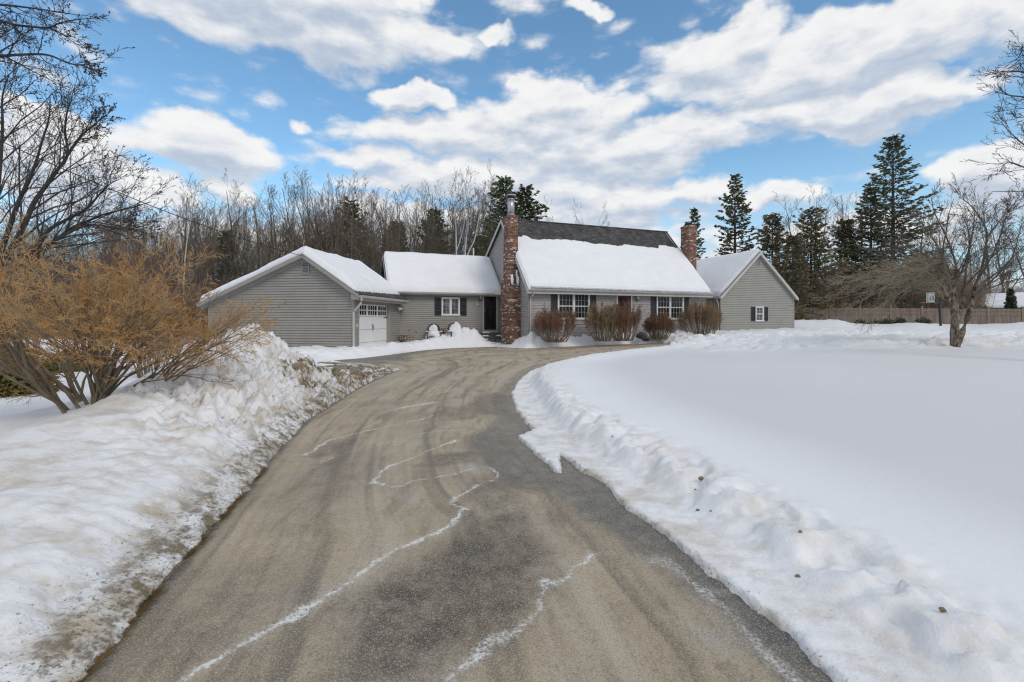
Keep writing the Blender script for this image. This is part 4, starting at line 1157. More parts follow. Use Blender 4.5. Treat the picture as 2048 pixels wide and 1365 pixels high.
gvent(gar, gf, GRx - .17, GRx + .19, 3.50, 4.02, M['trim'])
w = MB()  # twin flood lamp
yl = GD - .25
w.obox(dfm, yl - .05, yl + .05, .02, .06, 2.12, 2.22)
for s_ in (-1, 1): w.tube([(.06, yl + s_ * .03, 2.17), (.12, yl + s_ * .10, 2.14), (.20, yl + s_ * .14, 2.08)], [.025, .05, .065], 10)
w.build('flood_lamp', M['white'], gar)
w = MB(); w.obox(dfm, .16, .22, .018, .06, 1.22, 1.32); w.build('keypad', M['white'], gar)
nrm = lambda a, b: tuple(Vector(b) - Vector(a))
c0 = (.36 - .18, fo + .05, groof(.18) + .004)
roof_snow(gar, (.30, fo + .04, groof(.30)), (0, bo - fo - .06, 0), (GRx - .30, 0, GRz - groof(.30)), 90, 44, .34, .22, .3, 1.1, 0, seed=12,
          slump=lambda u: .05 + .08 * u + .012 * np.sin(u * 95) + .02 * fbm(u * 12, 0 * u, 3, 3))
roof_snow(gar, (-GW - .28, fo + .04, groof(-GW - .28)), (0, bo - fo - .06, 0), (GRx + GW + .28, 0, GRz - groof(-GW - .28)), 70, 60, .32, .14, .16, .12, 0, seed=13)
# ================================================================== FENCE
fe = thing('picket_fence', 'long weathered wooden stockade fence across the right of the yard', 'fence', (27.7, 46.0, .9))
fdx, fdy = .9656, -.26
def fpt(t, n, z): return (fdx * t - fdy * n * 1.0, fdy * t + fdx * n, z)
rnd = random.Random(5)
for i in range(-6, 14):
    zt0 = 1.98 - .032 * i; 
    w = MB()
    t0 = i * 2.44
    w.hexa([fpt(t0 + a, b, z) for z in (-.5, zt0 + .06) for a, b in ((-.06, -.06), (.06, -.06), (.06, .06), (-.06, .06))])
    w.loft([[fpt(t0 + a * r, b * r, z) for a, b in ((-.08, -.08), (.08, -.08), (.08, .08), (-.08, .08))] for z, r in ((zt0 + .06, 1), (zt0 + .09, 1), (zt0 + .15, .1))])
    w.build('fence_post', M['fence_post'], fe)
    if i == 13: break
    w = MB()
    n = 26
    for k in range(n):
        a = t0 + .07 + (2.44 - .14) * k / n; b = a + (2.44 - .14) / n - .008; zt_ = zt0 - .032 * k / n - .05 + rnd.uniform(-.012, .012); y_ = rnd.uniform(-.004, .004)
        m_ = (a + b) / 2
        lo_, hi_ = -.01 + y_, .012 + y_
        w.loft([[fpt(a, lo_, z), fpt(b, lo_, z), fpt(b, hi_, z), fpt(a, hi_, z)] for z in (-.4, zt_ - .06)] + [[fpt(m_ - .012, lo_, zt_), fpt(m_ + .012, lo_, zt_), fpt(m_ + .012, hi_, zt_), fpt(m_ - .012, hi_, zt_)]])
    pa = w.build('fence_panel', M['fence'], fe)
    w = MB()
    for z in (.45, zt0 - .75 + .1, zt0 - .3):
        if z == .45: continue
        w.hexa([fpt(a, b, zz) for zz in (z, z + .07) for a, b in ((t0 + .06, -.05), (t0 + 2.38, -.05), (t0 + 2.38, -.012), (t0 + .06, -.012))])
    w.build('rail', M['fence_post'], pa)

# ================================================================== basketball hoop
hb = thing('basketball_hoop', 'basketball hoop with a white backboard on a leaning dark pole by the fence', 'basketball hoop', at(1882, 652, 38))
b0 = Vector(at(1882, 652, 38))
def rel(px, py, Y, b=b0): return tuple(Vector(at(px, py, Y)) - b)
w = MB(); p0 = rel(1882, 664, 38); p1 = rel(1878.5, 606, 38)
w.tube([p0, p1], .085, 10); w.build('pole', M['post'], hb)
w = MB(); w.tube([p1, rel(1869, 608, 38)], .05, 6); w.tube([rel(1879.5, 622, 38), rel(1870, 600, 38)], .03, 6); w.build('arm', M['post'], hb)
w = MB()
A, B_ = rel(1853.5, 586, 38.3), rel(1869.5, 606, 37.7)
w.hexa([(A[0], A[1], B_[2]), (B_[0], B_[1], B_[2]), (B_[0] + .01, B_[1] + .05, B_[2]), (A[0] + .01, A[1] + .05, B_[2]), (A[0], A[1], A[2]), (B_[0], B_[1], A[2]), (B_[0] + .01, B_[1] + .05, A[2]), (A[0] + .01, A[1] + .05, A[2])])
bb = w.build('backboard', M['white'], hb)
w = MB(); c_ = rel(1861, 597, 37.9)
for (u0, u1, v0, v1) in ((-.14, .14, .10, .125), (-.14, .14, -.16, -.135), (-.14, -.115, -.135, .10), (.115, .14, -.135, .10)): w.box(c_[0] + u0, c_[0] + u1, c_[1] - .12, c_[1] - .09, c_[2] + v0, c_[2] + v1)
for (u0, u1, v0, v1) in ((-.32, .32, .385, .41), (-.32, .32, -.36, -.33), (-.32, -.295, -.33, .385), (.295, .32, -.33, .385)): w.box(c_[0] + u0, c_[0] + u1, c_[1] - .13, c_[1] - .10, c_[2] + v0, c_[2] + v1)
w.build('board_marking', M['post'], bb)
w = MB(); c_ = rel(1848, 605.5, 38.0); w.tube([(c_[0] + .23 * math.cos(a), c_[1] + .23 * math.sin(a), c_[2]) for a in [i * math.pi / 10 for i in range(21)]], .02, 5)
w.tube([(c_[0] + .23, c_[1], c_[2]), (c_[0] + .4, c_[1], c_[2])], .03, 5)
w.build('rim', M['rim'], hb)

# ================================================================== neighbours
def small_house(name, label, loc, rz, Wd, Dp, H, rh, wallm, win=True, snow=True):
    t = thing(name, label, 'house', loc, rz)
    w = MB(); fr = ((-Wd / 2, -Dp / 2), (1, 0), (0, -1))
    siding(w, fr, lambda z: 0, lambda z: Wd, -.5, H, .2, .02); siding(w, ((-Wd / 2, Dp / 2), (1, 0), (0, 1)), lambda z: 0, lambda z: Wd, -.5, H, .2, .02)
    for x, nx in ((-Wd / 2, -1), (Wd / 2, 1)):
        siding(w, ((x, -Dp / 2), (0, 1), (nx, 0)), interp_fn([(0, 0), (H, 0), (H + rh, Dp / 2)]), interp_fn([(0, Dp), (H, Dp), (H + rh, Dp / 2)]), -.5, H + rh, .2, .02)
    w.build('wall', wallm, t)
    w = MB(); o = .35; k = rh / (Dp / 2)
    w.slab([(-Wd / 2 - o, -Dp / 2 - o, H - o * k), (Wd / 2 + o, -Dp / 2 - o, H - o * k), (Wd / 2 + o, 0, H + rh), (-Wd / 2 - o, 0, H + rh)], .14)
    w.slab([(-Wd / 2 - o, .003, H + rh), (Wd / 2 + o, .003, H + rh), (Wd / 2 + o, Dp / 2 + o, H - o * k), (-Wd / 2 - o, Dp / 2 + o, H - o * k)], .14)
    w.build('roof', M['roof'], t)
    if snow:
        roof_snow(t, (-Wd / 2 - o, -Dp / 2 - o, H - o * k), (Wd + 2 * o, 0, 0), (0, Dp / 2 + o, rh + o * k), 30, 16, .2, .15, .15, .1, 0, seed=21)
        roof_snow(t, (-Wd / 2 - o, Dp / 2 + o, H - o * k), (Wd + 2 * o, 0, 0), (0, -Dp / 2 - o, rh + o * k), 30, 16, .2, .15, .15, .1, 0, seed=22)
    if win:
        for a in (.18, .62): window(t, fr, Wd * a, Wd * a + 1.4, .9, 2.1, 1, 2, 2, 'pane', .08, 'double')
        window(t, ((Wd / 2, -Dp / 2), (0, 1), (1, 0)), Dp * .4, Dp * .4 + 1.2, .9, 2.1, 1, 2, 2, 'pane', .08, 'double')
    return t
nb = at(2052, 618, 56)
small_house('neighbour_house', 'green house with a snow-covered roof behind the fence at the far right', (nb[0] + .9, 56, .3), math.radians(-62), 8, 7.0, 2.9, 1.5, M['green_wall'])
nb = at(1520, 600, 120)

# ================================================================== chairs
def adirondack(loc, rz, label):
    t = thing('garden_chair', label, 'chair', loc, rz, 'snow-filled garden chairs by the wing wall')
    w = MB()   # fan back of slats with a curved top
    for i in range(7):
        x = -.24 + .48 * i / 6; h = .98 - .16 * (abs(x) / .24) ** 2.2
        w.hexa([(x - .034, .10, .32), (x + .034, .10, .32), (x + .034, .12, .32), (x - .034, .12, .32),
                (x * 1.15 - .036, .42, h), (x * 1.15 + .036, .42, h), (x * 1.15 + .036, .44, h), (x * 1.15 - .036, .44, h)])
    w.build('backrest', M['chair'], t)
    w = MB(); pts = [(-.31, .26, .55), (-.325, .34, .78), (-.24, .43, .93), (-.1, .46, 1.01), (.1, .46, 1.01), (.24, .43, .93), (.325, .34, .78), (.31, .26, .55)]
    w.tube(pts, .03, 6); w.build('back_rim', M['chair'], t)
    w = MB()
    for i in range(5): y = -.42 + i * .11; w.box(-.27, .27, y, y + .095, .34 - .02 * i, .36 - .02 * i)
    w.build('seat', M['chair'], t)
    for s_ in (-1, 1):
        w = MB(); w.box(s_ * .37 - .07, s_ * .37 + .07, -.45, .28, .56, .585); w.build('armrest', M['chair'], t)
        w = MB(); w.box(s_ * .36 - .02, s_ * .36 + .02, -.42, -.34, 0, .56); w.build('leg', M['chair'], t)
        w = MB(); w.hexa([(s_ * .33 - .015, .25, 0), (s_ * .33 + .015, .25, 0), (s_ * .33 + .015, .35, 0), (s_ * .33 - .015, .35, 0), (s_ * .33 - .015, .2, .56), (s_ * .33 + .015, .2, .56), (s_ * .33 + .015, .28, .56), (s_ * .33 - .015, .28, .56)]); w.build('leg', M['chair'], t)
    blob_mesh(0, .24, .70, .235, .11, .26, 2, M['snow'], t, 'seat_snow'); blob_mesh(0, -.02, .40, .42, .42, .26, 4, M['snow'], t, 'seat_snow')
    for s_ in (-1, 1): blob_mesh(s_ * .37, -.1, .60, .08, .28, .05, 5, M['snow'], t, 'seat_snow')
    return t
adirondack((*at(868, 0, 26.0)[:2], .38), math.radians(12), 'maroon garden chair filled with snow, its whole rounded back showing')
c2 = adirondack((*at(911, 0, 26.1)[:2], .40), math.radians(25), 'maroon garden chair almost buried in a snow drift nearer the steps')
blob_mesh(.10, .18, .62, .34, .26, .42, 8, M['snow'], c2, 'seat_snow')

# ================================================================== stones, clods
stones = [(1403, 962, 3.9, .022, .30, 'largest brown stone lying on the right snow bank'), (1885, 1225, 2.25, .013, .30, 'small brown stone low on the near end of the right snow bank')]
for px, py, Y, r, zz, lab in stones:
    p = hit(px, py); z_ = p[2]
    o = blob_mesh(0, 0, 0, r * 1.2, r, r * .8, px, M['stone'], None, 'stone', 8); o.location = (p[0], p[1], z_ + r * .3)
    tag(o, lab, 'stone')
for i, (px, py, Y) in enumerate([(1391, 980, 3.8), (1225, 874, 6), (1396, 1023, 3.3), (1422, 1028, 3.2), (1601, 1068, 2.8), (1596, 1156, 2.45)]):
    p = hit(px, py); r = .007 + .003 * (i % 3)
    o = blob_mesh(0, 0, 0, r * 1.2, r, r * .8, i, M['stone'], None, 'stone', 6); o.location = (p[0], p[1], p[2] + r * .2)
    tag(o, 'tiny brown pebble scattered on the right snow bank', 'stone', 'pebbles on the right snow bank')
# ------------------------------------------------------------------ vegetation
def nrmz(v):
    l = math.sqrt(v[0] ** 2 + v[1] ** 2 + v[2] ** 2) or 1; return (v[0] / l, v[1] / l, v[2] / l)
def perp(d, rnd):
    while True:
        r = (rnd.gauss(0, 1), rnd.gauss(0, 1), rnd.gauss(0, 1)); k = r[0] * d[0] + r[1] * d[1] + r[2] * d[2]
        q = (r[0] - k * d[0], r[1] - k * d[1], r[2] - k * d[2])
        if q[0] ** 2 + q[1] ** 2 + q[2] ** 2 > .01: return nrmz(q)

class Pm:   # growth parameters per level
    def __init__(s, kids, ang, ratio, seg, wob, up, rad=.6, start=.3, taper=.25, rmin=.003, flat=0.0):
        s.kids, s.ang, s.ratio, s.seg, s.wob, s.up, s.rad, s.start, s.taper, s.rmin, s.flat = kids, ang, ratio, seg, wob, up, rad, start, taper, rmin, flat

def grow(S, p, d, Ln, r, lev, q, rnd):
    n = q.seg[lev]; pts = [p]; rs = [r]
    for i in range(n):
        w = q.wob[lev]; u = q.up[lev]
        d = nrmz((d[0] + rnd.gauss(0, w), d[1] + rnd.gauss(0, w), d[2] + rnd.gauss(0, w) + u))
        p2 = (p[0] + d[0] * Ln / n, p[1] + d[1] * Ln / n, p[2] + d[2] * Ln / n)
        r2 = max(q.rmin * .6, rs[0] * (1 - (i + 1) / n * (1 - q.taper)))
        S[min(lev, len(S) - 1)].append((*p, *p2, rs[-1], r2)); pts.append(p2); rs.append(r2); p = p2
    side(S, pts, rs, Ln, lev, q, rnd)

def side(S, pts, rs, Ln, lev, q, rnd):
    if lev + 1 >= len(q.seg): return
    n = len(pts) - 1; K = q.kids[lev]; K = int(K) + (rnd.random() < K % 1)
    for k in range(K):
        f = q.start + (1 - q.start) * (k + rnd.random()) / max(K, 1); f = min(f, .999)
        i = int(f * n); t = f * n - i
        a, b = pts[i], pts[i + 1]
        c = (a[0] + (b[0] - a[0]) * t, a[1] + (b[1] - a[1]) * t, a[2] + (b[2] - a[2]) * t)
        d = nrmz((b[0] - a[0], b[1] - a[1], b[2] - a[2]))
        s_ = perp(d, rnd)
        if q.flat: s_ = nrmz((s_[0], s_[1], s_[2] * (1 - q.flat)))
        an = q.ang[lev] * rnd.uniform(.65, 1.3)
        dd = nrmz(tuple(d[j] * math.cos(an) + s_[j] * math.sin(an) for j in range(3)))
        L2 = Ln * q.ratio[lev] * (1 - .55 * (f - q.start) / (1 - q.start + 1e-6)) * rnd.uniform(.6, 1.25)
        r2 = max(q.rmin, (rs[i] * (1 - t) + rs[i + 1] * t) * q.rad)
        grow(S, c, dd, L2, r2, lev + 1, q, rnd)

def limb(S, pts, r0, r1, q, rnd, lev=0, sub=4):
    """hand-placed limb: smoothed polyline, then side branches"""
    P_ = []
    n = len(pts)
    for i in range(n - 1):
        p0 = pts[max(i - 1, 0)]; p1 = pts[i]; p2 = pts[i + 1]; p3 = pts[min(i + 2, n - 1)]
        for k in range(sub):
            t = k / sub
            P_.append(tuple(.5 * (2 * p1[j] + (p2[j] - p0[j]) * t + (2 * p0[j] - 5 * p1[j] + 4 * p2[j] - p3[j]) * t * t + (-p0[j] + 3 * p1[j] - 3 * p2[j] + p3[j]) * t ** 3) for j in range(3)))
    P_.append(tuple(pts[-1])); m = len(P_)
    rs = [r0 + (r1 - r0) * (i / (m - 1)) ** .8 for i in range(m)]
    Ln = sum(math.dist(P_[i], P_[i + 1]) for i in range(m - 1))
    for i in range(m - 1): S[0].append((*P_[i], *P_[i + 1], rs[i], rs[i + 1]))
    side(S, P_, rs, Ln, lev, q, rnd)

def offs(S, o): return [[(a[0] - o[0], a[1] - o[1], a[2] - o[2], a[3] - o[0], a[4] - o[1], a[5] - o[2], a[6], a[7]) for a in l] for l in S]

# ---- forest trees (prototypes built around the origin, then copied)
def bare_proto(seed, H, r, spread, style):
    rnd = random.Random(seed); S = [[], [], [], []]
    if style == 'tall':
        q = Pm([15, 6, 5], [.62, .65, .7], [.36, .42, .5], [9, 5, 3, 2], [.05, .12, .16, .2], [.04, .10, .08, .05], .42, .30, .12, .011)
        grow(S, (0, 0, -.5), nrmz((rnd.gauss(0, .04), rnd.gauss(0, .04), 1)), H + .5, r, 0, q, rnd)
    elif style == 'forked':
        q = Pm([9, 6, 5], [.50, .6, .7], [.42, .45, .5], [7, 5, 3, 2], [.06, .12, .16, .2], [.05, .12, .08, .05], .5, .25, .15, .011)
        h0 = H * rnd.uniform(.18, .32)
        S[0].append((0, 0, -.5, .05, 0, h0, r * 1.15, r))
        for k in range(3):
            a = rnd.random() * 6.28; t = rnd.uniform(.12, .38) * spread
            grow(S, (.05, 0, h0 - .1), nrmz((math.cos(a) * t, math.sin(a) * t, 1)), (H - h0) * rnd.uniform(.8, 1.0), r * .7, 0, q, rnd)
    return S
def forest_proto(name, S, tm, cm, lab, cat, grp):
    t = thing(name, lab, cat, (0, -200, 0), 0, grp)
    sticks('trunk', S[0], tm, t, 5); sticks('crown', S[1] + S[2] + S[3], cm, t, 3)
    return t
protos = []
G1 = 'bare trees of the wood behind the house'
L1 = 'bare leafless grey-brown tree in the wood behind the garage and house'
for i in range(7):
    S = bare_proto(100 + i, 14, .15 + .015 * (i % 3), 1, 'tall' if i % 2 else 'forked')
    protos.append(forest_proto('bare_tree', S, M['bark'], M['twig'] if i % 3 else M['twig_red'], L1, 'tree', G1))
used = set()
def put(protos, i, loc, rz, sc, label=None, group=None):
    pr = protos[i % len(protos)]
    if id(pr) not in used and tuple(pr.location)[1] < -150:
        used.add(id(pr)); pr.location = loc; pr.rotation_euler = (0, 0, rz); pr.scale = sc if isinstance(sc, tuple) else (sc,) * 3
        if label: pr['label'] = label
        if group: pr['group'] = group
        return pr
    return dup(pr, loc, rz, sc, label, group)
rnd = random.Random(42)
# skyline heights of the wood, photograph column -> row
def sky_row(px): return float(np.interp(px, [-60, 100, 220, 300, 370, 440, 520, 560, 620, 700, 760, 820, 900, 960, 1010], [450, 450, 440, 415, 400, 415, 408, 398, 380, 378, 408, 405, 392, 380, 405]))
n_tree = 0
for row, (Y0, Y1, n) in enumerate(((42, 46, 32), (47, 53, 42), (54, 62, 52), (63, 74, 50))):
    for k in range(n):
        px = -120 + 1130 * (k + rnd.random()) / n; Y = rnd.uniform(Y0, Y1)
        if px < 180 and row < 1: continue
        p = at(px, 0, Y); H = (641 - sky_row(px) + rnd.choice([-70, -45, -18, 0, 8, 20]) - row * 3) * Y / F + 1.3
        sc = H / 14.0; sq = rnd.uniform(.85, 1.15)
        z = float(g(p[0], p[1]))
        put(protos, rnd.randrange(7), (p[0], p[1], z), rnd.random() * 6.28, (sc * sq, sc * sq, sc)); n_tree += 1
# a few tips seen above the main ridge and the wood on the right
G2 = 'bare trees standing beyond the fence on the right'; L2 = 'bare leafless tree standing among the spruces beyond the fence'
for px, py, Y in [(1112, 430, 60), (1172, 436, 64), (1195, 438, 58), (1560, 440, 50), (1600, 395, 49), (1632, 388, 50), (1665, 392, 52), (1690, 410, 56), (1722, 400, 54), (1755, 430, 60), (1842, 420, 58), (1870, 405, 54), (1900, 440, 62), (1935, 430, 78), (1975, 400, 80), (2020, 420, 82), (2060, 400, 80), (2110, 390, 80), (1580, 470, 58), (1650, 480, 62), (1710, 470, 66), (1780, 500, 64), (1820, 480, 70), (1960, 500, 80), (2000, 490, 84), (1540, 480, 64), (1880, 500, 70), (2090, 480, 70), (2140, 420, 66)]:
    p = at(px, py, Y); H = p[2] - .6
    put(protos, rnd.randrange(7), (p[0], p[1], .6), rnd.random() * 6.28, (H / 14 * rnd.uniform(.9, 1.2), H / 14 * 1.1, H / 14), L2 if px > 1500 else 'bare tree whose twigs just show over the main roof ridge', G2 if px > 1500 else 'twig tips over the main roof')

# ---- birches behind the left wing
bq = Pm([10, 6, 4], [.5, .55, .7], [.26, .42, .5], [9, 4, 3, 2], [.04, .1, .15, .2], [.03, .10, .05, .0], .34, .45, .12, .010)
def birch(lines_, Y, label):
    S = [[], [], [], []]; x0, y0 = lines_[0][0][0]; b = at(x0, y0, Y); o = (b[0], b[1], .3); rd = random.Random(int(x0))
    for pts, r0 in lines_:
        limb(S, [(0.0, 0.0, -.3)] * 0 + [tuple(np.array(at(px, py, Y)) - np.array(o)) for px, py in pts], r0, .02, bq, rd)
    t = thing('birch_tree', label, 'birch', o)
    sticks('trunk', S[0], M['birch'], t, 6); sticks('crown', S[1] + S[2] + S[3], M['twig'], t, 3)
birch([([(914, 665), (914, 560), (913, 511), (912, 460), (911, 430), (915, 400), (917, 372)], .10), ([(914, 500), (916, 494), (925, 464), (931, 430), (940, 395)], .05)], 37, 'white birch with a forked trunk, leftmost of the three behind the left wing')
birch([([(928, 665), (929, 560), (930, 510), (933, 472), (936, 434), (934, 400), (929, 360)], .10)], 37.6, 'white birch with an upright trunk, middle of the three behind the left wing')
birch([([(930, 665), (931, 560), (936, 509), (949, 480), (957, 440), (963, 412), (966, 377)], .095), ([(951, 473), (958, 470), (967, 471), (975, 474)], .03)], 38.2, 'white birch leaning to the right toward the steel flue, behind the left wing')
birch([([(366, 665), (368, 560), (372, 499), (379, 455), (384, 423), (391, 388)], .065)], 39, 'slender white birch leaning right in the wood behind the orange bush')
# ---- conifers
def conifer(seed, H, R, droop, dens, leaf, power=.75, ragged=.35, low=.12):
    rd = random.Random(seed); nr = np.random.RandomState(seed)
    T = [(0, 0, -.5, 0, 0, H * .5, H * .014, H * .009), (0, 0, H * .5, 0, 0, H * .98, H * .009, .02)]
    B = []; C = []; D = []; Wv = []
    z = H * low
    while z < H * .985:
        f = z / H
        Lm = R * (1 - f) ** power * min(1, .55 + f * 2.2) + .15
        nb = rd.randint(5, 8)
        a0 = rd.random() * 6.28
        for k in range(nb):
            a = a0 + k * 6.283 / nb + rd.gauss(0, .25); L_ = Lm * rd.uniform(1 - ragged * 1.15, 1 + ragged * .55)
            dr = (droop * (1 - f) - .30 * f) + rd.gauss(0, .08)
            p = (0, 0, z); d = nrmz((math.cos(a), math.sin(a), -dr)); n = 4; pts = [p]
            for i in range(n):
                d = nrmz((d[0] + rd.gauss(0, .06), d[1] + rd.gauss(0, .06), d[2] + .09))
                q = (p[0] + d[0] * L_ / n, p[1] + d[1] * L_ / n, p[2] + d[2] * L_ / n)
                B.append((*p, *q, max(.012, L_ * .014 * (1 - i / n)), max(.008, L_ * .014 * (1 - (i + 1) / n)))); p = q; pts.append(p)
            leaf_ = leaf * .8; m = int(dens * 1.6 * L_ / leaf) + 4
            ts = (.18 + .82 * nr.rand(m) ** .8) * n
            for t in ts:
                i = min(int(t), n - 1); u = t - i; a_, b_ = pts[i], pts[i + 1]
                c = [a_[j] + (b_[j] - a_[j]) * u for j in range(3)]
                w = .30 * L_ * (1 - t / n * .75)
                sd = nr.uniform(-1, 1) * w; dx, dy = b_[0] - a_[0], b_[1] - a_[1]; l = math.hypot(dx, dy) + 1e-6
                c[0] += -dy / l * sd; c[1] += dx / l * sd; c[2] += -abs(sd) * .22 + nr.normal() * .05
                ll = leaf_ * nr.uniform(.5, 1.3)
                dv = np.array([dx / l + -dy / l * sd / (w + .01) * .9, dy / l + dx / l * sd / (w + .01) * .9, nr.uniform(-.55, .15)]); dv /= np.linalg.norm(dv)
                wv = np.cross(dv, nr.normal(size=3)); wv /= np.linalg.norm(wv) + 1e-6
                C.append(c); D.append(dv * ll * .5); Wv.append(wv * ll * nr.uniform(.16, .30))
        z += (H * .013 + .14) * rd.uniform(.7, 1.3) * (1.35 - .6 * f)
    return T, B, np.array(C), np.array(D), np.array(Wv)
def make_conifer(name, label, cat, seed, H, R, droop, dens, leaf, m, loc, group=None, **kw):
    T, B, C, D, Wv = conifer(seed, H, R, droop, dens, leaf, **kw)
    t = thing(name, label, cat, loc, 0, group)
    sticks('trunk', T + B, M['bark_dark'], t, 5)
    leaves('crown', C, D, Wv, m, t)
    return t
def con(name, px, top, Y, Rpx, label, m='needle', droop=.25, dens=3.2, leaf=.42, cat='tree', **kw):
    p = at(px, top, Y); z0 = .5; H = p[2] - z0
    return make_conifer(name, label, cat, int(px * 7 + top), H, Rpx * Y / F, droop, dens, leaf, M[m], (p[0], p[1], z0), None, **kw)
con('spruce_tree', 1786, 268, 50, 100, 'tallest dark spruce, rising over everything beyond the fence', dens=3.0, leaf=.5, power=.62, ragged=.45)
con('spruce_tree', 1742, 365, 49, 62, 'dark spruce close against the left side of the tallest spruce', dens=2.6, leaf=.45, power=.6, ragged=.5)
con('spruce_tree', 1470, 346, 48, 66, 'dark spruce directly behind the right wing, with a pointed top', dens=3.0, leaf=.45, power=.62, ragged=.5)
con('spruce_tree', 1388, 413, 46, 36, 'small thin spruce peeking up beside the right brick chimney', dens=2.0, leaf=.4, power=.6, ragged=.55)
con('spruce_tree', 1545, 428, 45, 60, 'broad low spruce between the right wing gable and the bare trees', 'needle_brown', dens=2.8, leaf=.45, power=.5, ragged=.5)
con('spruce_tree', 1622, 415, 47, 75, 'ragged olive spruce tangled with bare trees right of the wing', 'needle_brown', dens=2.4, leaf=.5, power=.5, ragged=.6)
con('spruce_tree', 1690, 440, 52, 60, 'olive spruce behind the fence, between two taller ones', 'needle_brown', dens=2.4, leaf=.5, power=.5, ragged=.6)
con('spruce_tree', 1585, 470, 40, 55, 'low olive spruce hugging the corner of the right wing', 'needle_brown', dens=3.0, leaf=.42, power=.5, ragged=.5)
con('spruce_tree', 1905, 540, 60, 40, 'small spruce half hidden behind the apple tree trunk', 'needle', dens=3, leaf=.4, power=.6)
con('pine_tree', 1008, 352, 44, 76, 'dark pine behind the steel flue, left one of the pair', 'needle_pine', droop=-.1, dens=3.8, leaf=.48, power=.55, ragged=.5, low=.2)
con('pine_tree', 1050, 372, 46, 84, 'dark pine with drooping right boughs behind the main chimney', 'needle_pine', droop=-.05, dens=3.6, leaf=.48, power=.5, ragged=.55, low=.2)
con('pine_tree', 700, 400, 52, 66, 'dark bushy pine in the wood above the garage roof', 'needle_brown', droop=0, dens=3.2, leaf=.5, power=.5, ragged=.5, low=.15)
con('pine_tree', 868, 418, 50, 58, 'dark pine in the wood above the middle of the left wing', 'needle_pine', droop=0, dens=3.2, leaf=.5, power=.5, ragged=.5, low=.15)
con('pine_tree', 795, 445, 54, 52, 'dark reddish pine in the wood over the left end of the wing', 'needle_brown', droop=0, dens=3.2, leaf=.5, power=.45, ragged=.4, low=.15)
con('pine_tree', 452, 462, 46, 34, 'narrow dark evergreen in the wood left of the garage', 'needle', droop=0, dens=3.6, leaf=.4, power=.4, ragged=.4, low=.1)
con('pine_tree', 960, 470, 52, 50, 'low dark pine behind the right end of the left wing', 'needle_brown', droop=0, dens=3.2, leaf=.5, power=.4, ragged=.5, low=.1)
con('pine_tree', 640, 470, 56, 52, 'low olive pine in the wood just over the garage ridge', 'needle_brown', droop=0, dens=3, leaf=.5, power=.45, ragged=.5, low=.1)
con('arborvitae', 2021, 579, 46, 14, 'narrow dark cone-shaped evergreen in front of the green house', 'needle', droop=-.8, dens=9, leaf=.3, power=.75, ragged=.1, low=.03)

def mound(name, label, cat, loc, rx, ry, rz, n, leaf, m, seed, group=None, snow=0):
    nr = np.random.RandomState(seed); t = thing(name, label, cat, loc, 0, group)
    a = nr.rand(n) * 6.283; u = nr.rand(n); ph = np.arccos(u); r = nr.rand(n) ** .35
    bump_ = 1 + .22 * np.sin(a * 3 + seed) * np.cos(ph * 3) + .12 * np.sin(a * 7 + ph * 5)
    C = np.stack([rx * r * np.sin(ph) * np.cos(a) * bump_, ry * r * np.sin(ph) * np.sin(a) * bump_, rz * r * np.cos(ph) * bump_], axis=1)
    D = C / (np.linalg.norm(C, axis=1, keepdims=True) + 1e-6) * .8 + nr.normal(size=(n, 3)) * .5 + np.array([0, 0, .3]); D /= np.linalg.norm(D, axis=1, keepdims=True)
    Wv = np.cross(D, nr.normal(size=(n, 3))); Wv /= np.linalg.norm(Wv, axis=1, keepdims=True) + 1e-6
    s_ = leaf * nr.uniform(.6, 1.3, (n, 1))
    leaves('foliage', C, D * s_ * .5, Wv * s_ * .2, m, t)
    segs = [(0, 0, -.1, c[0] * .8, c[1] * .8, c[2] * .8, .012, .004) for c in C[:30]]
    sticks('stem', segs, M['bark_dark'], t, 3)
    return t
for i, (px, py, Y, r, lab) in enumerate([(1720, 650, 42.5, .62, 'low dark green shrub before the fence, leftmost of the row'), (1748, 650, 42.2, .6, 'low dark green shrub before the fence, second from the left'), (1773, 649, 42, .62, 'low dark green shrub before the fence, third from the left'), (1800, 648, 41.8, .65, 'low dark green shrub before the fence, fourth from the left'), (1848, 650, 41.5, .75, 'low dark green shrub before the fence, right one set apart near the hoop')]):
    p = at(px, py, Y); mound('evergreen_shrub', lab, 'shrub', (p[0], p[1], p[2] - .25), r, r * .8, r * 1.1, 900, .22, M['needle'], i, 'evergreen shrubs along the fence')
p = at(1965, 615, 50); mound('evergreen_shrub', 'dark rounded evergreen beyond the fence right of the apple trunk', 'shrub', (p[0], p[1], .5), 1.6, 1.2, 2.6, 1600, .35, M['needle'], 9)
p = at(1720, 610, 52); mound('evergreen_shrub', 'large dark evergreen mass beyond the fence below the spruces', 'shrub', (p[0], p[1], .5), 2.6, 1.6, 3.4, 2400, .4, M['needle_brown'], 10)
p = at(1880, 610, 50); mound('evergreen_shrub', 'olive evergreen beyond the fence behind the hoop', 'shrub', (p[0], p[1], .5), 2.0, 1.2, 2.3, 1500, .35, M['juniper'], 11)
# juniper at the left edge
for px, py, Y, rx, rz, lab in ((18, 752, 9.2, .75, .95, 'yellow-green juniper at the left edge behind the golden bush'), (150, 710, 13.0, .8, .55, 'low yellow-green juniper seen through the golden bush')):
    p = at(px, py, Y); mound('juniper_shrub', lab, 'shrub', (p[0], p[1], .15), rx, .7, rz, 3600, .14, M['juniper'], int(px))

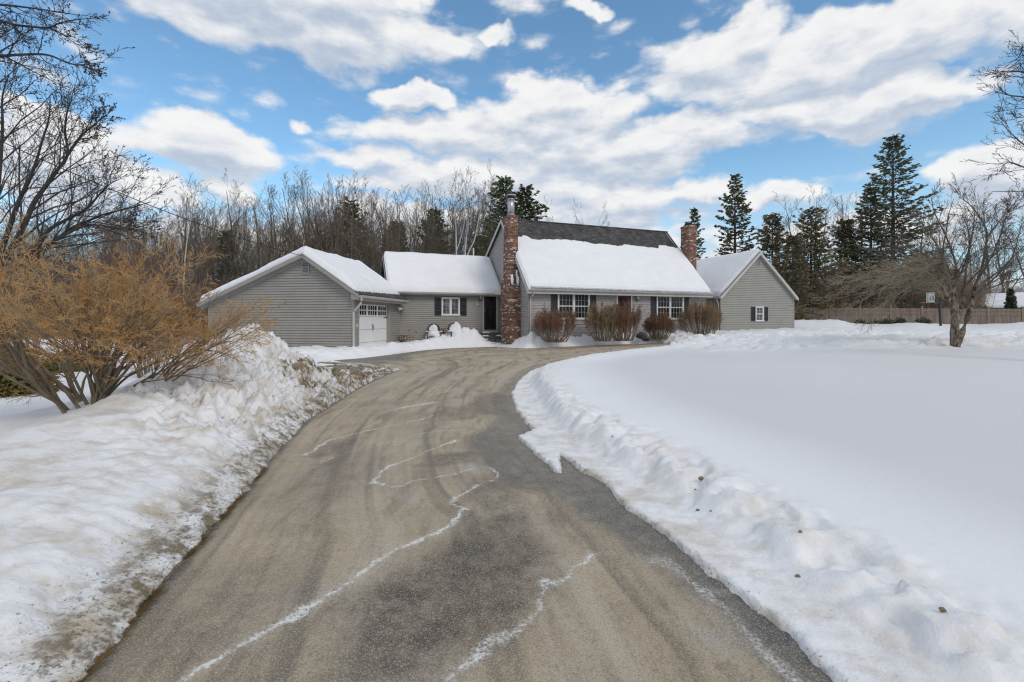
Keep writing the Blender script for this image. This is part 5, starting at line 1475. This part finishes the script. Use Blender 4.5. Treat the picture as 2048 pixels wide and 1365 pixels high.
# ---- low brush: masses of thin stems
def brush_stuff(name, label, spots, m, hmin, hmax, n, seed, r=.012):
    nr = np.random.RandomState(seed); S = []
    for (px0, px1, Y0, Y1, k) in spots:
        for _ in range(int(n * k)):
            px = nr.uniform(px0, px1); Y = nr.uniform(Y0, Y1); X = (px - 1024) / F * Y; z = float(np.interp(Y, [24, 46], [.3, .9])) if X > 14 else .2
            h = nr.uniform(hmin, hmax); lx, ly = nr.normal(0, .14, 2)
            p = (X, Y, z); 
            for j in range(3):
                q = (p[0] + (lx + nr.normal() * .12) * h / 3, p[1] + (ly + nr.normal() * .1) * h / 3, p[2] + h / 3)
                S.append((*p, *q, r * (1 - j / 3.6), r * (1 - (j + 1) / 3.6)))
                if j:
                    for _k in range(2):
                        e = (q[0] + nr.normal() * h * .16, q[1] + nr.normal() * h * .12, q[2] + h * nr.uniform(.08, .25)); S.append((*q, *e, r * .5, r * .3))
                p = q
    o = sticks(name, S, m, None, 3); tag(o, label, 'brush', None, 'stuff'); return o
brush_stuff('undergrowth', 'tangled brown undergrowth at the foot of the wood', [(-120, 620, 40, 70, 1.0), (620, 1010, 42, 66, .7)], M['twig'], 2.0, 10.0, 6200, 3, .018)
brush_stuff('orange_brush', 'orange-brown brush left of the garage', [(-80, 560, 30, 40, 1.0)], M['brush'], 1.6, 3.6, 3000, 4, .012)
brush_stuff('far_brush', 'brown brush and saplings beyond the fence', [(1560, 1960, 48, 62, 1.0), (1960, 2240, 74, 84, .6)], M['twig_red'], 2.0, 6.0, 5500, 5, .02)

# ---- clipped shrubs along the house front
def clipped(name, label, px, Y, z0, wpx, hpx, seed, mt, n=56, cx=0.5):
    rd = random.Random(seed); nr = np.random.RandomState(seed)
    X = (px - 1024) / F * Y; R = wpx / 2 * Y / F; H = hpx * Y / F
    stems, tw = [], []
    def env(a, e):  # rounded-box envelope radius scale
        return 1
    for i in range(n):
        a = rd.random() * 6.283; rr = math.sqrt(rd.random()) * R * .98
        tx_, ty_ = math.cos(a) * rr, math.sin(a) * rr * .8
        top = H * (1 - .30 * (rr / R) ** 3) * rd.uniform(.66, 1.04) * (1 + .13 * math.sin(a * 2 + seed) * rr / R)
        b0 = (tx_ * .48 + rd.gauss(0, .06), ty_ * .48, -.2); p = b0; N = 5; pts = [p]
        for k in range(N):
            f = (k + 1) / N; g_ = min(1, f * 1.45) ** .75
            q = (b0[0] + (tx_ - b0[0]) * g_ + rd.gauss(0, .02), b0[1] + (ty_ - b0[1]) * g_ + rd.gauss(0, .02), -.2 + (top + .2) * f ** 1.12)
            stems.append((*p, *q, .022 * (1 - .75 * k / N), .022 * (1 - .75 * (k + 1) / N))); p = q; pts.append(p)
        for k in range(36):
            f = .45 + .55 * rd.random() ** .8; i_ = min(int(f * N), N - 1); u = f * N - i_; A, B_ = pts[i_], pts[i_ + 1]
            c = tuple(A[j] + (B_[j] - A[j]) * u for j in range(3))
            dd = nrmz((B_[0] - A[0] + rd.gauss(0, .16), B_[1] - A[1] + rd.gauss(0, .16), B_[2] - A[2] + rd.gauss(.0, .12)))
            l = rd.uniform(.10, .26); free = rd.random() < .10
            if free: l *= 1.8
            q = [c[j] + dd[j] * l for j in range(3)]
            rq = math.hypot(q[0], q[1] / .8) / R
            mx = H * (1.02 - .30 * min(rq, 1.2) ** 3)
            mx *= 1 + .13 * math.sin(math.atan2(q[1], q[0]) * 2 + seed) * min(rq, 1) + rd.gauss(0, .03)
            if q[2] > mx and not free: q[2] = mx
            tw.append((*c, *q, .008, .006))
            for _ in range(2):
                e = (q[0] + rd.gauss(0, .05), q[1] + rd.gauss(0, .05), min(q[2] + rd.uniform(.0, .09), mx + .03)); tw.append((*q, *e, .006, .004))
    t = thing(name, label, 'shrub', (X, Y, z0), 0)
    sticks('stem', stems, M['hedge_stem'], t, 4); sticks('twigs', tw, mt, t, 3)
    return t
clipped('clipped_shrub', 'leafless clipped shrub with reddish twigs below the left double window', 1110, 23.7, .72, 84, 58, 1, M['hedge_red'])
clipped('clipped_shrub', 'leafless olive-brown shrub between the left window and the red door', 1206, 24.3, .75, 70, 66, 2, M['hedge_olive'])
clipped('clipped_shrub', 'tall leafless shrub in front of the red door', 1246, 24.6, .75, 78, 71, 3, M['hedge_red'])
clipped('clipped_shrub', 'smallest reddish shrub, low in front of the right double window', 1318, 25.6, .78, 58, 42, 4, M['hedge_red'], 60)
clipped('clipped_shrub', 'rightmost clipped olive shrub at the corner by the right wing', 1402, 26.6, .78, 88, 66, 5, M['hedge_olive'], 80)

# ---- golden bush in the left foreground
def golden():
    rd = random.Random(77); o = (-5.55, 6.35, .42); S = [[], [], [], []]
    q0 = Pm([10, 7, 6], [.55, .7, .8], [.50, .46, .42], [7, 5, 4, 2], [.07, .14, .2, .22], [.03, .02, .0, .0], .55, .25, .2, .0032)
    trunks = []
    for k in range(8):
        a = k * .785 + rd.gauss(0, .25); t_ = rd.uniform(.35, 1.1); d = nrmz((math.cos(a) * t_, math.sin(a) * t_, 1)); Lt = rd.uniform(.35, .75)
        p = (math.cos(a) * .10, math.sin(a) * .10, -.15); N = 4; r0 = rd.uniform(.030, .042)
        for m_ in range(N):
            d = nrmz((d[0] + rd.gauss(0, .12), d[1] + rd.gauss(0, .12), d[2] + rd.gauss(0, .1))); q = tuple(p[c] + d[c] * (Lt + .15) / N for c in range(3))
            S[0].append((*p, *q, r0 * (1 - .1 * m_), r0 * (1 - .1 * (m_ + 1)))); p = q
            if m_: trunks.append((p, d, a))
    for p, d, a in trunks:
        for _ in range(3):
            el = rd.choice([.30, .5, .75, 1.0, 1.2]) * rd.uniform(.85, 1.1); a2 = a + rd.gauss(0, .55)
            if math.cos(a2) > .2 and el < .7: el = rd.uniform(.45, .9)
            d2 = nrmz((d[0] * .5 + math.cos(a2) * math.cos(el), d[1] * .5 + math.sin(a2) * math.cos(el), d[2] * .5 + math.sin(el)))
            L_ = rd.uniform(1.2, 1.85) * (1.12 if el < .6 else 1.0)
            qq = Pm(q0.kids, q0.ang, q0.ratio, q0.seg, [.10, .15, .2, .22], [.05 if el < .6 else .0, .02, .0, 0], .55, .34, .2, .0032)
            grow(S, p, d2, L_, rd.uniform(.013, .022), 0, qq, rd)
    # the two heavy leaning stems and the long low branches reaching right
    for pts, r in (([at(139, 838, 6.0), at(100, 790, 6.1), at(60, 750, 6.2), at(22, 738, 6.2)], .026), ([at(168, 830, 6.1), at(120, 770, 6.2), at(70, 730, 6.3), at(30, 690, 6.3)], .026),
                   ([at(182, 824, 6.2), at(200, 760, 6.3), at(215, 690, 6.4), at(228, 600, 6.4)], .03), ([at(215, 803, 6.3), at(290, 760, 6.4), at(370, 720, 6.5), at(478, 668, 6.6)], .022),
                   ([at(200, 808, 6.3), at(260, 750, 6.5), at(330, 720, 6.6), at(430, 690, 6.7)], .022), ([at(180, 820, 6.2), at(150, 760, 6.3), at(130, 700, 6.4), at(110, 620, 6.4)], .026),
                   ([at(190, 815, 6.2), at(240, 740, 6.2), at(290, 650, 6.3), at(330, 560, 6.3)], .016)):
        limb(S, [tuple(p[j] - o[j] for j in range(3)) for p in pts], r, .006, q0, rd)
    t = thing('golden_bush', 'large leafless bush with tangled golden-brown twigs on the left snow bank', 'bush', o, 0)
    sticks('stem', S[0], M['bush_stem'], t, 6); sticks('branches', S[1], M['bush_stem'], t, 4); sticks('twigs', S[2] + S[3], M['bush_twig'], t, 3)
    print('golden', [len(s) for s in S])
golden()
# red-brown tall shrub behind it
S = [[], [], [], []]; rd = random.Random(5)
for i in range(16):
    a = rd.random() * 6.28; t_ = rd.uniform(.05, .4)
    grow(S, (math.cos(a) * .15, math.sin(a) * .15, -.2), nrmz((math.cos(a) * t_, math.sin(a) * t_, 1)), rd.uniform(2.4, 3.6), .022, 0, Pm([10, 6, 4], [.5, .7, .8], [.38, .45, .45], [7, 4, 3, 2], [.08, .13, .18, .2], [.05, .05, .03, 0], .5, .2, .2, .004), rd)
p = at(300, 700, 11.5); t = thing('upright_shrub', 'tall dark reddish-brown leafless shrub behind the golden bush', 'shrub', (p[0], p[1], .15), 0)
sticks('stem', S[0], M['bark'], t, 5); sticks('twigs', S[1] + S[2] + S[3], M['hedge_red'], t, 3)

# ---- the big tree leaning in from the left
def bigtree():
    rd = random.Random(9); S = [[], [], [], []]; b = at(-70, 0, 13.2); o = (b[0], b[1], .15)
    q = Pm([19, 8, 5], [.62, .6, .7], [.42, .42, .45], [7, 6, 4, 3], [.06, .10, .14, .16], [.02, .02, .03, .02], .42, .15, .2, .0055)
    q2 = Pm([13, 6, 4], [.6, .6, .7], [.32, .42, .45], [6, 5, 4, 3], [.05, .09, .13, .16], [.01, .01, .02, .01], .5, .12, .2, .0055)
    def A(l, Y0, Y1): return [tuple(np.array(at(px, py, Y0 + (Y1 - Y0) * i / (len(l) - 1))) - np.array(o)) for i, (px, py) in enumerate(l)]
    limb(S, A([(-70, 735), (-66, 680), (-55, 640)], 13.2, 13.2), .20, .16, Pm([0], [0], [0], [1], [0], [0]), rd)
    limb(S, A([(-58, 650), (-20, 560), (10, 480), (37, 404), (57, 364), (72, 324), (83, 286), (98, 236), (100, 190)], 13.2, 12.6), .085, .010, q, rd)
    limb(S, A([(-55, 650), (0, 540), (44, 460), (67, 408), (98, 364), (115, 340), (135, 310), (130, 263), (135, 222), (145, 199)], 13.2, 12.9), .09, .010, q, rd)
    limb(S, A([(135, 310), (162, 273), (189, 249), (219, 226)], 13, 12.7), .04, .008, q, rd)
    limb(S, A([(-58, 640), (-30, 520), (-8, 404), (2, 303), (5, 250), (5, 192), (18, 150)], 13.2, 13.6), .09, .010, q, rd)
    limb(S, A([(-55, 655), (20, 551), (68, 502), (96, 463), (127, 443), (170, 420), (189, 401), (216, 371), (243, 357)], 13.2, 12.2), .08, .008, q, rd)
    limb(S, A([(-50, 655), (40, 560), (90, 498), (123, 473), (148, 455), (175, 443), (205, 430), (253, 418), (303, 404)], 13.2, 12.6), .085, .008, q, rd)
    limb(S, A([(123, 473), (175, 451), (226, 455), (257, 459), (300, 448)], 12.8, 12.4), .04, .008, q, rd)
    limb(S, A([(-60, 620), (-90, 450), (-110, 250), (-120, 60), (-125, -120)], 13.2, 12.4), .12, .05, q, rd)
    for l, r in (([(-118, 70), (-60, 60), (0, 44), (34, 51), (94, 56), (118, 47), (152, 40), (185, 37)], .05), ([(94, 56), (121, 67), (152, 88), (189, 104)], .018), ([(-115, 130), (-60, 115), (0, 113), (40, 110), (94, 110), (135, 126), (162, 130), (209, 125)], .055),
                 ([(162, 130), (185, 140), (202, 147)], .014), ([(-120, 0), (-60, 10), (0, 10), (51, 15), (88, 20), (120, 25), (152, 30)], .04), ([(-120, 30), (-50, 50), (0, 68), (34, 51)], .03), ([(-115, 200), (-50, 150), (0, 105), (40, 80), (60, 60)], .03), ([(-100, 330), (-40, 260), (0, 215), (40, 190), (70, 160)], .03)):
        limb(S, A(l, 12.4, 11.8), r, .007, q2, rd)
    t = thing('leaning_tree', 'large dark bare tree arching in from the left edge of the picture', 'tree', o, 0)
    sticks('trunk', S[0], M['bark_dark'], t, 7); cr = sticks('branches', S[1], M['bark_dark'], t, 4); sticks('twigs', S[2] + S[3], M['twig_dark'], t, 3)
    # a few withered leaves
    nr = np.random.RandomState(3); E = np.array([s[3:6] for s in S[3]]); E = E[nr.rand(len(E)) < .14]
    D = nr.normal(size=E.shape); D /= np.linalg.norm(D, axis=1, keepdims=True); Wv = np.cross(D, nr.normal(size=E.shape)); Wv /= np.linalg.norm(Wv, axis=1, keepdims=True)
    leaves('withered_leaves', E, D * .028, Wv * .018, M['bark_dark'], t)
    print('big', [len(s) for s in S])
bigtree()
def righttree():
    rd = random.Random(19); S = [[], [], [], []]; b = at(2230, 0, 12.5); o = (b[0], b[1], .4)
    q2 = Pm([12, 6, 4], [.6, .6, .7], [.34, .42, .45], [6, 5, 4, 3], [.05, .10, .13, .16], [.01, .02, .02, .01], .5, .10, .2, .0055)
    def A(l, Y0=12.5, Y1=12): return [tuple(np.array(at(px, py, Y0 + (Y1 - Y0) * i / (len(l) - 1))) - np.array(o)) for i, (px, py) in enumerate(l)]
    limb(S, A([(2230, 740), (2225, 560), (2210, 380), (2200, 200), (2195, 0)]), .22, .08, Pm([0], [0], [0], [1], [0], [0]), rd)
    for l, r in (([(2205, 250), (2130, 190), (2080, 160), (2048, 145), (2010, 143), (1985, 148)], .045), ([(2205, 300), (2130, 240), (2080, 210), (2048, 195), (2015, 190), (1995, 172)], .04), ([(2080, 210), (2060, 230), (2035, 235), (2020, 222)], .015),
                 ([(2215, 450), (2140, 360), (2080, 310), (2048, 290), (2020, 265), (2003, 245)], .035), ([(2215, 470), (2140, 400), (2080, 350), (2048, 335), (2015, 325), (1998, 345)], .035), ([(2205, 220), (2140, 150), (2090, 120), (2050, 110), (2030, 122)], .03)):
        limb(S, A(l), r, .007, q2, rd)
    t = thing('overhanging_tree', 'bare tree outside the right edge whose twigs reach into the sky', 'tree', o, 0)
    sticks('trunk', S[0], M['bark_dark'], t, 6); sticks('twigs', S[1] + S[2] + S[3], M['twig_dark'], t, 3)
righttree()

# ---- apple tree
def apple():
    rd = random.Random(29); S = [[], [], [], []]; Y = 17.6; b = at(1909, 692, Y); zb = gz(b[0], b[1]); o = (b[0], b[1], zb)
    Wp = [[], [], [], []]
    def A(l, Y0=Y, Y1=None):
        Y1 = Y0 if Y1 is None else Y1
        return [tuple(np.array(at(px, py, Y0 + (Y1 - Y0) * i / (len(l) - 1))) - np.array(o)) for i, (px, py) in enumerate(l)]
    TR = []
    def trunk(l, rr, Y0=Y, Y1=None):
        T = MB(); TR.append(T); T.tube(A(l, Y0, Y1), [x * .74 for x in rr], 12)
    trunk([(1911, 705), (1910, 692), (1909, 666), (1911, 637), (1908, 606), (1905, 582), (1909, 560)], [.22, .20, .185, .16, .17, .14, .10])
    trunk([(1913, 695), (1918, 680), (1925, 662), (1934, 640), (1941, 613), (1946, 594), (1950, 575)], [.12, .15, .135, .12, .115, .12, .09], Y, Y + .3)
    trunk([(1911, 637), (1921, 622), (1927, 604), (1925, 585), (1930, 565)], [.10, .09, .085, .08, .05], Y + .1, Y + .5)
    trunk([(1908, 612), (1897, 596), (1885, 575), (1878, 552)], [.09, .075, .06, .045], Y, Y - .3)
    q = Pm([15, 8, 5], [.55, .6, .7], [.42, .45, .45], [6, 5, 4, 3], [.08, .13, .16, .18], [.03, .04, .03, .02], .42, .14, .25, .0065)
    for l, r, y1 in (([(1909, 560), (1912, 547), (1910, 523), (1893, 475), (1870, 428), (1862, 394)], .07, Y - .5), ([(1905, 582), (1890, 550), (1870, 528), (1834, 499), (1810, 487)], .06, Y - 1), ([(1950, 575), (1965, 532), (1974, 475), (1967, 447), (1941, 411), (1917, 394)], .065, Y + .4),
                     ([(1946, 594), (1989, 556), (2025, 513), (2042, 451)], .06, Y + .8), ([(1972, 480), (2001, 440), (2027, 409), (2040, 390)], .03, Y + .5), ([(1930, 565), (1935, 520), (1945, 470), (1950, 420)], .05, Y + 1.3), ([(1905, 575), (1925, 540), (1940, 480), (1925, 430)], .045, Y - .8),
                     ([(1946, 590), (1985, 575), (2030, 560), (2075, 555)], .045, Y), ([(1950, 580), (2000, 540), (2050, 490), (2080, 450)], .045, Y + 1), ([(1905, 560), (1880, 500), (1845, 450), (1820, 425)], .04, Y + .8), ([(1900, 575), (1860, 540), (1800, 510), (1760, 505)], .035, Y - .4),
                     ([(1950, 570), (1990, 500), (2010, 440), (2020, 420)], .04, Y - 1), ([(1925, 580), (1960, 540), (2000, 500), (2048, 470)], .04, Y - 1.4)):
        limb(S, A(l, Y, y1), r * .8, .009, q, rd)
    # pale whips arching down to the left
    qw = Pm([15, 8, 3], [.34, .4, .5], [.46, .42, .4], [8, 7, 5, 3], [.04, .07, .10, .12], [-.02, -.02, -.03, -.03], .5, .10, .2, .0045, 0)
    for k in range(17):
        x1 = rd.uniform(1625, 1840); y1 = np.interp(x1, [1620, 1680, 1760, 1860], [590, 565, 545, 520]) + rd.uniform(-12, 52); ym = y1 - rd.uniform(5, 34); xs_ = rd.uniform(1872, 1892); ys_ = rd.uniform(545, 590)
        limb(Wp, A([(xs_ + 14, ys_ + 14), (xs_, ys_), ((xs_ + x1) / 2 + 20, (ys_ + ym) / 2 - 12), (x1, y1)], Y, Y + rd.uniform(-2.0, 2.2)), .022, .005, qw, rd)
    for l in ([(1890, 560), (1840, 560), (1790, 590), (1758, 612), (1735, 628)], [(1890, 560), (1830, 570), (1780, 600), (1745, 622)], [(1890, 548), (1846, 547), (1760, 552), (1690, 565)]): limb(Wp, A(l, Y, Y - 1), .02, .005, qw, rd)
    t = thing('apple_tree', 'old bare apple tree with flaking twin trunks and a spreading crown on the lawn', 'tree', o, 0)
    for T, nm in zip(TR, ('trunk', 'trunk', 'limb', 'limb')): T.build(nm, M['apple_bark'], t, True)
    sticks('branches', S[0], M['apple_twig'], t, 7); sticks('crown', S[1] + S[2] + S[3], M['apple_twig'], t, 3)
    wo = sticks('drooping_twigs', Wp[0] + Wp[1] + Wp[2] + Wp[3], M['weep'], t, 3); wo['label'] = 'pale whips arching down to the left'
    print('apple', [len(s) for s in S], [len(s) for s in Wp])
apple()

# ---- dead grass along the left edge, dead plant by the wing
nr = np.random.RandomState(8); S_ = []
for k in range(5200):
    y = nr.uniform(1.6, 14.5) if nr.rand() < .25 else nr.uniform(1.7, 5.2)
    ex = float(np.interp(y, [p[1] for p in LEFT], [p[0] for p in LEFT]))
    cl = perlin(np.array([y * 2.2]), np.array([.3]), 5)[0]
    if cl < -.05 and nr.rand() < .8: continue
    x = ex - abs(nr.normal()) * .045 + .01; a = nr.uniform(-.9, .9); l = nr.uniform(.02, .075)
    z = float(g(x, y)) + .002
    dx, dy = nr.normal() * .6, nr.normal() + .3; m_ = math.hypot(dx, dy); up = nr.uniform(.0, .35)
    S_.append((x, y, z, x + dx / m_ * l, y + dy / m_ * l, z + up * l + .004, .0014, .0007))
gr = sticks('dead_grass', S_, M['grass'], None, 3); tag(gr, 'flattened brown dead grass along the left edge of the drive', 'grass', None, 'stuff')
def deadplant(px, py, Y, n, h, lab, seed):
    nr = np.random.RandomState(seed); p = at(px, py, Y); S_ = []; C = []
    for i in range(n):
        a = nr.rand() * 6.28; t_ = nr.rand() * .7; q = (0, 0, -.25)
        for j in range(3):
            e = (q[0] + math.cos(a) * t_ * h / 3, q[1] + math.sin(a) * t_ * h / 3, q[2] + h / 3); S_.append((*q, *e, .006, .004)); q = e; C.append(np.array(q) + nr.normal(size=3) * .04)
    C = np.array(C); D = nr.normal(size=C.shape); D /= np.linalg.norm(D, axis=1, keepdims=True); Wv = np.cross(D, nr.normal(size=C.shape)); Wv /= np.linalg.norm(Wv, axis=1, keepdims=True)
    t = thing('withered_plant', lab, 'plant', p); sticks('stem', S_, M['bush_stem'], t, 3); leaves('withered_leaves', C, D * .06, Wv * .04, M['deadplant'], t)
deadplant(806, 688, 25.2, 30, .62, 'withered brown plant between the garage corner and the left wing', 1)
deadplant(819, 690, 25.6, 4, 1.0, 'taller withered stalk with an orange head right of the garage corner', 2)
deadplant(887, 672, 26.6, 22, .6, 'withered brown plant between the two snow-filled chairs', 3)
# twig poking from the left pile
S = [[], [], [], []]; rd = random.Random(3); h0 = hit(425, 700)
grow(S, (0, 0, -.02), nrmz((-.55, -.3, .38)), .55, .008, 0, Pm([5, 3, 0], [.6, .6, .6], [.4, .4, .4], [6, 3, 2, 2], [.08, .1, .1, .1], [.0, 0, 0, 0], .6, .3, .3, .002), rd)
t = thing('broken_branch', 'small broken branch poking out of the left snow pile', 'branch', h0); sticks('twigs', S[0] + S[1] + S[2], M['twig_dark'], t, 4)

# ---- overhead service line
w = MB(); A_ = Vector(at(-260, 160, 9)); B_ = Vector(at(609, 513, 20.6)); pts = []
for i in range(41):
    t_ = i / 40; p = A_.lerp(B_, t_); p.z -= 4 * t_ * (1 - t_) * .35; pts.append(tuple(p))
w.tube(pts, .012, 4); o = w.build('service_line', M['wire'], None); tag(o, 'thin overhead line running down to the garage gable', 'cable')
for k, (a, b_, lab) in enumerate((((1890, 487, 30), (2200, 512, 18), 'lower dark cable crossing behind the apple crown'), ((1985, 383, 30), (2200, 386, 20), 'upper dark cable entering at the right edge'))):
    w = MB(); w.tube([at(*a), at(*b_)], .018, 4); o = w.build('overhead_cable', M['wire'], None); tag(o, lab, 'cable')

# ================================================================== camera, sun, sky
cam = bpy.data.cameras.new('camera'); cam.lens = 36 * F / 2048; cam.sensor_width = 36; cam.sensor_fit = 'HORIZONTAL'
cam.shift_y = -(682.5 - 641) / 2048; cam.clip_end = 3000; cam.clip_start = .05
co = bpy.data.objects.new('camera', cam); COL.objects.link(co); co.location = (0, 0, CAMZ); co.rotation_euler = (math.pi / 2, 0, 0)
SC.camera = co
SUN_EL, SUN_AZ = math.radians(42), math.radians(140)    # azimuth clockwise from +Y
sun = bpy.data.lights.new('sun', 'SUN'); sun.energy = SUNE; sun.angle = math.radians(18); sun.color = (1.0, .915, .81)
so = bpy.data.objects.new('sun', sun); COL.objects.link(so)
dv = Vector((math.sin(SUN_AZ) * math.cos(SUN_EL), math.cos(SUN_AZ) * math.cos(SUN_EL), math.sin(SUN_EL)))
so.rotation_euler = dv.to_track_quat('Z', 'Y').to_euler(); so.location = (20, -20, 30)

W = bpy.data.worlds.new('World'); SC.world = W; W.use_nodes = True
t = NT(W.node_tree); bg = W.node_tree.nodes['Background']
sky = t.new('ShaderNodeTexSky', sky_type='NISHITA'); sky.sun_disc = False; sky.sun_elevation = SUN_EL; sky.sun_rotation = SUN_AZ
sky.air_density = 1.0; sky.dust_density = .6; sky.ozone_density = 2.0
tc = t.new('ShaderNodeTexCoord').outputs['Generated']
sp = t.new('ShaderNodeSeparateXYZ'); t.link(tc, sp.inputs[0])
az = t.math('ARCTAN2', sp.outputs[0], sp.outputs[1]); el = t.math('ARCSINE', sp.outputs[2])
ae = t.new('ShaderNodeCombineXYZ'); t.link(az, ae.inputs[0]); t.link(el, ae.inputs[1]); AE = ae.outputs[0]
def ang(px, py):
    dx, dy = px - 1024, 641 - py
    return math.atan2(dx, F), math.atan2(dy, math.hypot(dx, F))
# (cx, cy, half width, half height, strength) of the clouds, in pixels of the photograph turned into directions
CL = [(600, 10, 330, 120, 1.1), (760, 62, 170, 62, .8), (400, 285, 172, 58, 1.1), (320, 268, 80, 40, .7), (830, 188, 92, 30, .95), (1060, 225, 170, 62, 1.0), (1200, 215, 90, 42, .8), (900, 268, 250, 42, .75), (1180, 300, 330, 62, .95), (850, 320, 230, 30, .7),
      (1020, 365, 330, 42, .75), (1190, 405, 170, 60, .9), (1640, 130, 320, 80, .95), (1420, 120, 170, 80, .9), (1800, 70, 190, 70, .9), (1720, 205, 260, 42, .9), (1300, 150, 130, 28, .5), (1990, 350, 130, 75, .95), (2010, 60, 110, 60, .6), (1640, 60, 60, 40, .5),
      (150, 330, 170, 110, .9), (60, 220, 80, 40, .6), (290, 380, 120, 45, .7), (440, 375, 75, 28, .8), (1000, 82, 36, 18, .6), (1180, 12, 60, 22, .6), (1420, 382, 80, 30, .75), (1560, 400, 110, 34, .7), (1890, 330, 55, 22, .5), (130, 30, 60, 50, .35), (600, 240, 26, 16, .55), (1000, 460, 600, 60, .45), (1700, 470, 420, 50, .4), (400, 460, 400, 50, .45), (560, 440, 120, 20, .4)]
warp = t.vmath('SUBTRACT', t.noise(AE, 7, 4, .55, out='Color'), (.5, .5, .5))
n = t.new('ShaderNodeVectorMath', operation='SCALE'); t.link(warp, n.inputs[0]); n.inputs['Scale'].default_value = .11
def density(vec):
    acc = None
    for cx, cy, hw, hh, s_ in CL:
        a, e = ang(cx, cy); hw, hh = hw * 1.04, hh * 1.04; a1, _ = ang(cx + hw, cy); a0, _ = ang(cx - hw, cy); _, e1 = ang(cx, cy - hh); _, e0 = ang(cx, cy + hh)
        wa, we = (a1 - a0) / 2, (e1 - e0) / 2
        d = t.vmath('MULTIPLY', t.vmath('SUBTRACT', vec, (a, e, 0)), (1 / wa, 1 / we, 0))
        r2 = t.vmath('DOT_PRODUCT', d, d)
        v = t.math('MULTIPLY_ADD', r2, -.8 * s_, s_)
        acc = v if acc is None else t.math('MAXIMUM', acc, v)
    # the rest of the sky, away from the view
    return acc
flat = t.vmath('MULTIPLY', AE, (1, 2.4, 1))
def cloudfield(off):
    v = t.vmath('ADD', t.vmath('ADD', AE, n.outputs[0]), (0, off, 0))
    d = density(v)
    o2 = t.vmath('ADD', flat, (0, off * 2.4, 0))
    nz = t.noise(o2, 5.5, 7, .60)
    el_b = t.noise(o2, 3.0, 2, .6)
    back = t.math('MULTIPLY', t.math('MAXIMUM', t.sstep(t.math('ABSOLUTE', az), .95, 1.3), t.sstep(el, .72, .95)), t.lin(el_b, .22, .42, -.1, 1.5))  # unseen cloud cover behind and overhead, added to neutralise the blue skylight
    d = t.math('MAXIMUM', t.math('MAXIMUM', d, -.6), back)
    vo = t.new('ShaderNodeTexVoronoi', feature='F1'); t.link(t.vmath('ADD', o2, n.outputs[0]), vo.inputs['Vector']); vo.inputs['Scale'].default_value = 9; vo.inputs['Detail'].default_value = 1; vo.inputs['Roughness'].default_value = .5; vo.voronoi_dimensions = '2D'
    d = t.math('ADD', d, t.math('MULTIPLY', t.math('SUBTRACT', .62, vo.outputs['Distance']), .42))
    return t.math('ADD', d, t.math('MULTIPLY', t.math('SUBTRACT', nz, .5), 1.6)), nz
D0, nz0 = cloudfield(0.0)
D1, _ = cloudfield(.028)
alpha = t.sstep(D0, -.02, .46)
# thickness above a point decides how much light gets down to it
lit = t.lin(t.math('SUBTRACT', D0, D1), -.30, .36, 0, 1)
thin = t.sstep(D0, 1.6, .3)
puff = t.noise(flat, 13, 4, .6)
br = t.math('ADD', t.math('MULTIPLY', lit, .55), t.math('ADD', t.math('MULTIPLY', thin, .28), t.math('MULTIPLY', t.math('SUBTRACT', puff, .5), .9)), clamp=False)
br = t.sstep(br, .0, .9)
cloud = t.mix(br, (4.2, 4.95, 6.1), (8.5, 8.45, 8.4))
hz = t.sstep(el, .34, .0)
hs = t.new('ShaderNodeHueSaturation'); tn = t.vmath('MULTIPLY', sky.outputs[0], (.92, 1.03, .98)); t.link(tn, hs.inputs['Color']); hs.inputs['Saturation'].default_value = SKY_SAT; hs.inputs['Value'].default_value = SKY_VAL
base = t.mix(t.math('MULTIPLY', hz, .72), hs.outputs[0], (4.6, 6.1, 7.5))
col = t.mix(t.math('MULTIPLY', alpha, .97), base, cloud)
t.link(col, bg.inputs['Color']); bg.inputs['Strength'].default_value = .11
W.cycles.sampling_method = 'MANUAL'; W.cycles.sample_map_resolution = 512

SC.view_settings.view_transform = 'Standard'; SC.view_settings.look = 'None'; SC.view_settings.gamma = 1; SC.view_settings.exposure = EXPO
SC.cycles.max_bounces = 5; SC.cycles.diffuse_bounces = 3; SC.cycles.glossy_bounces = 2; SC.cycles.transparent_max_bounces = 4
SC.cycles.use_denoising = True; SC.cycles.filter_width = 1.2
SC.cycles.caustics_reflective = False; SC.cycles.caustics_refractive = False
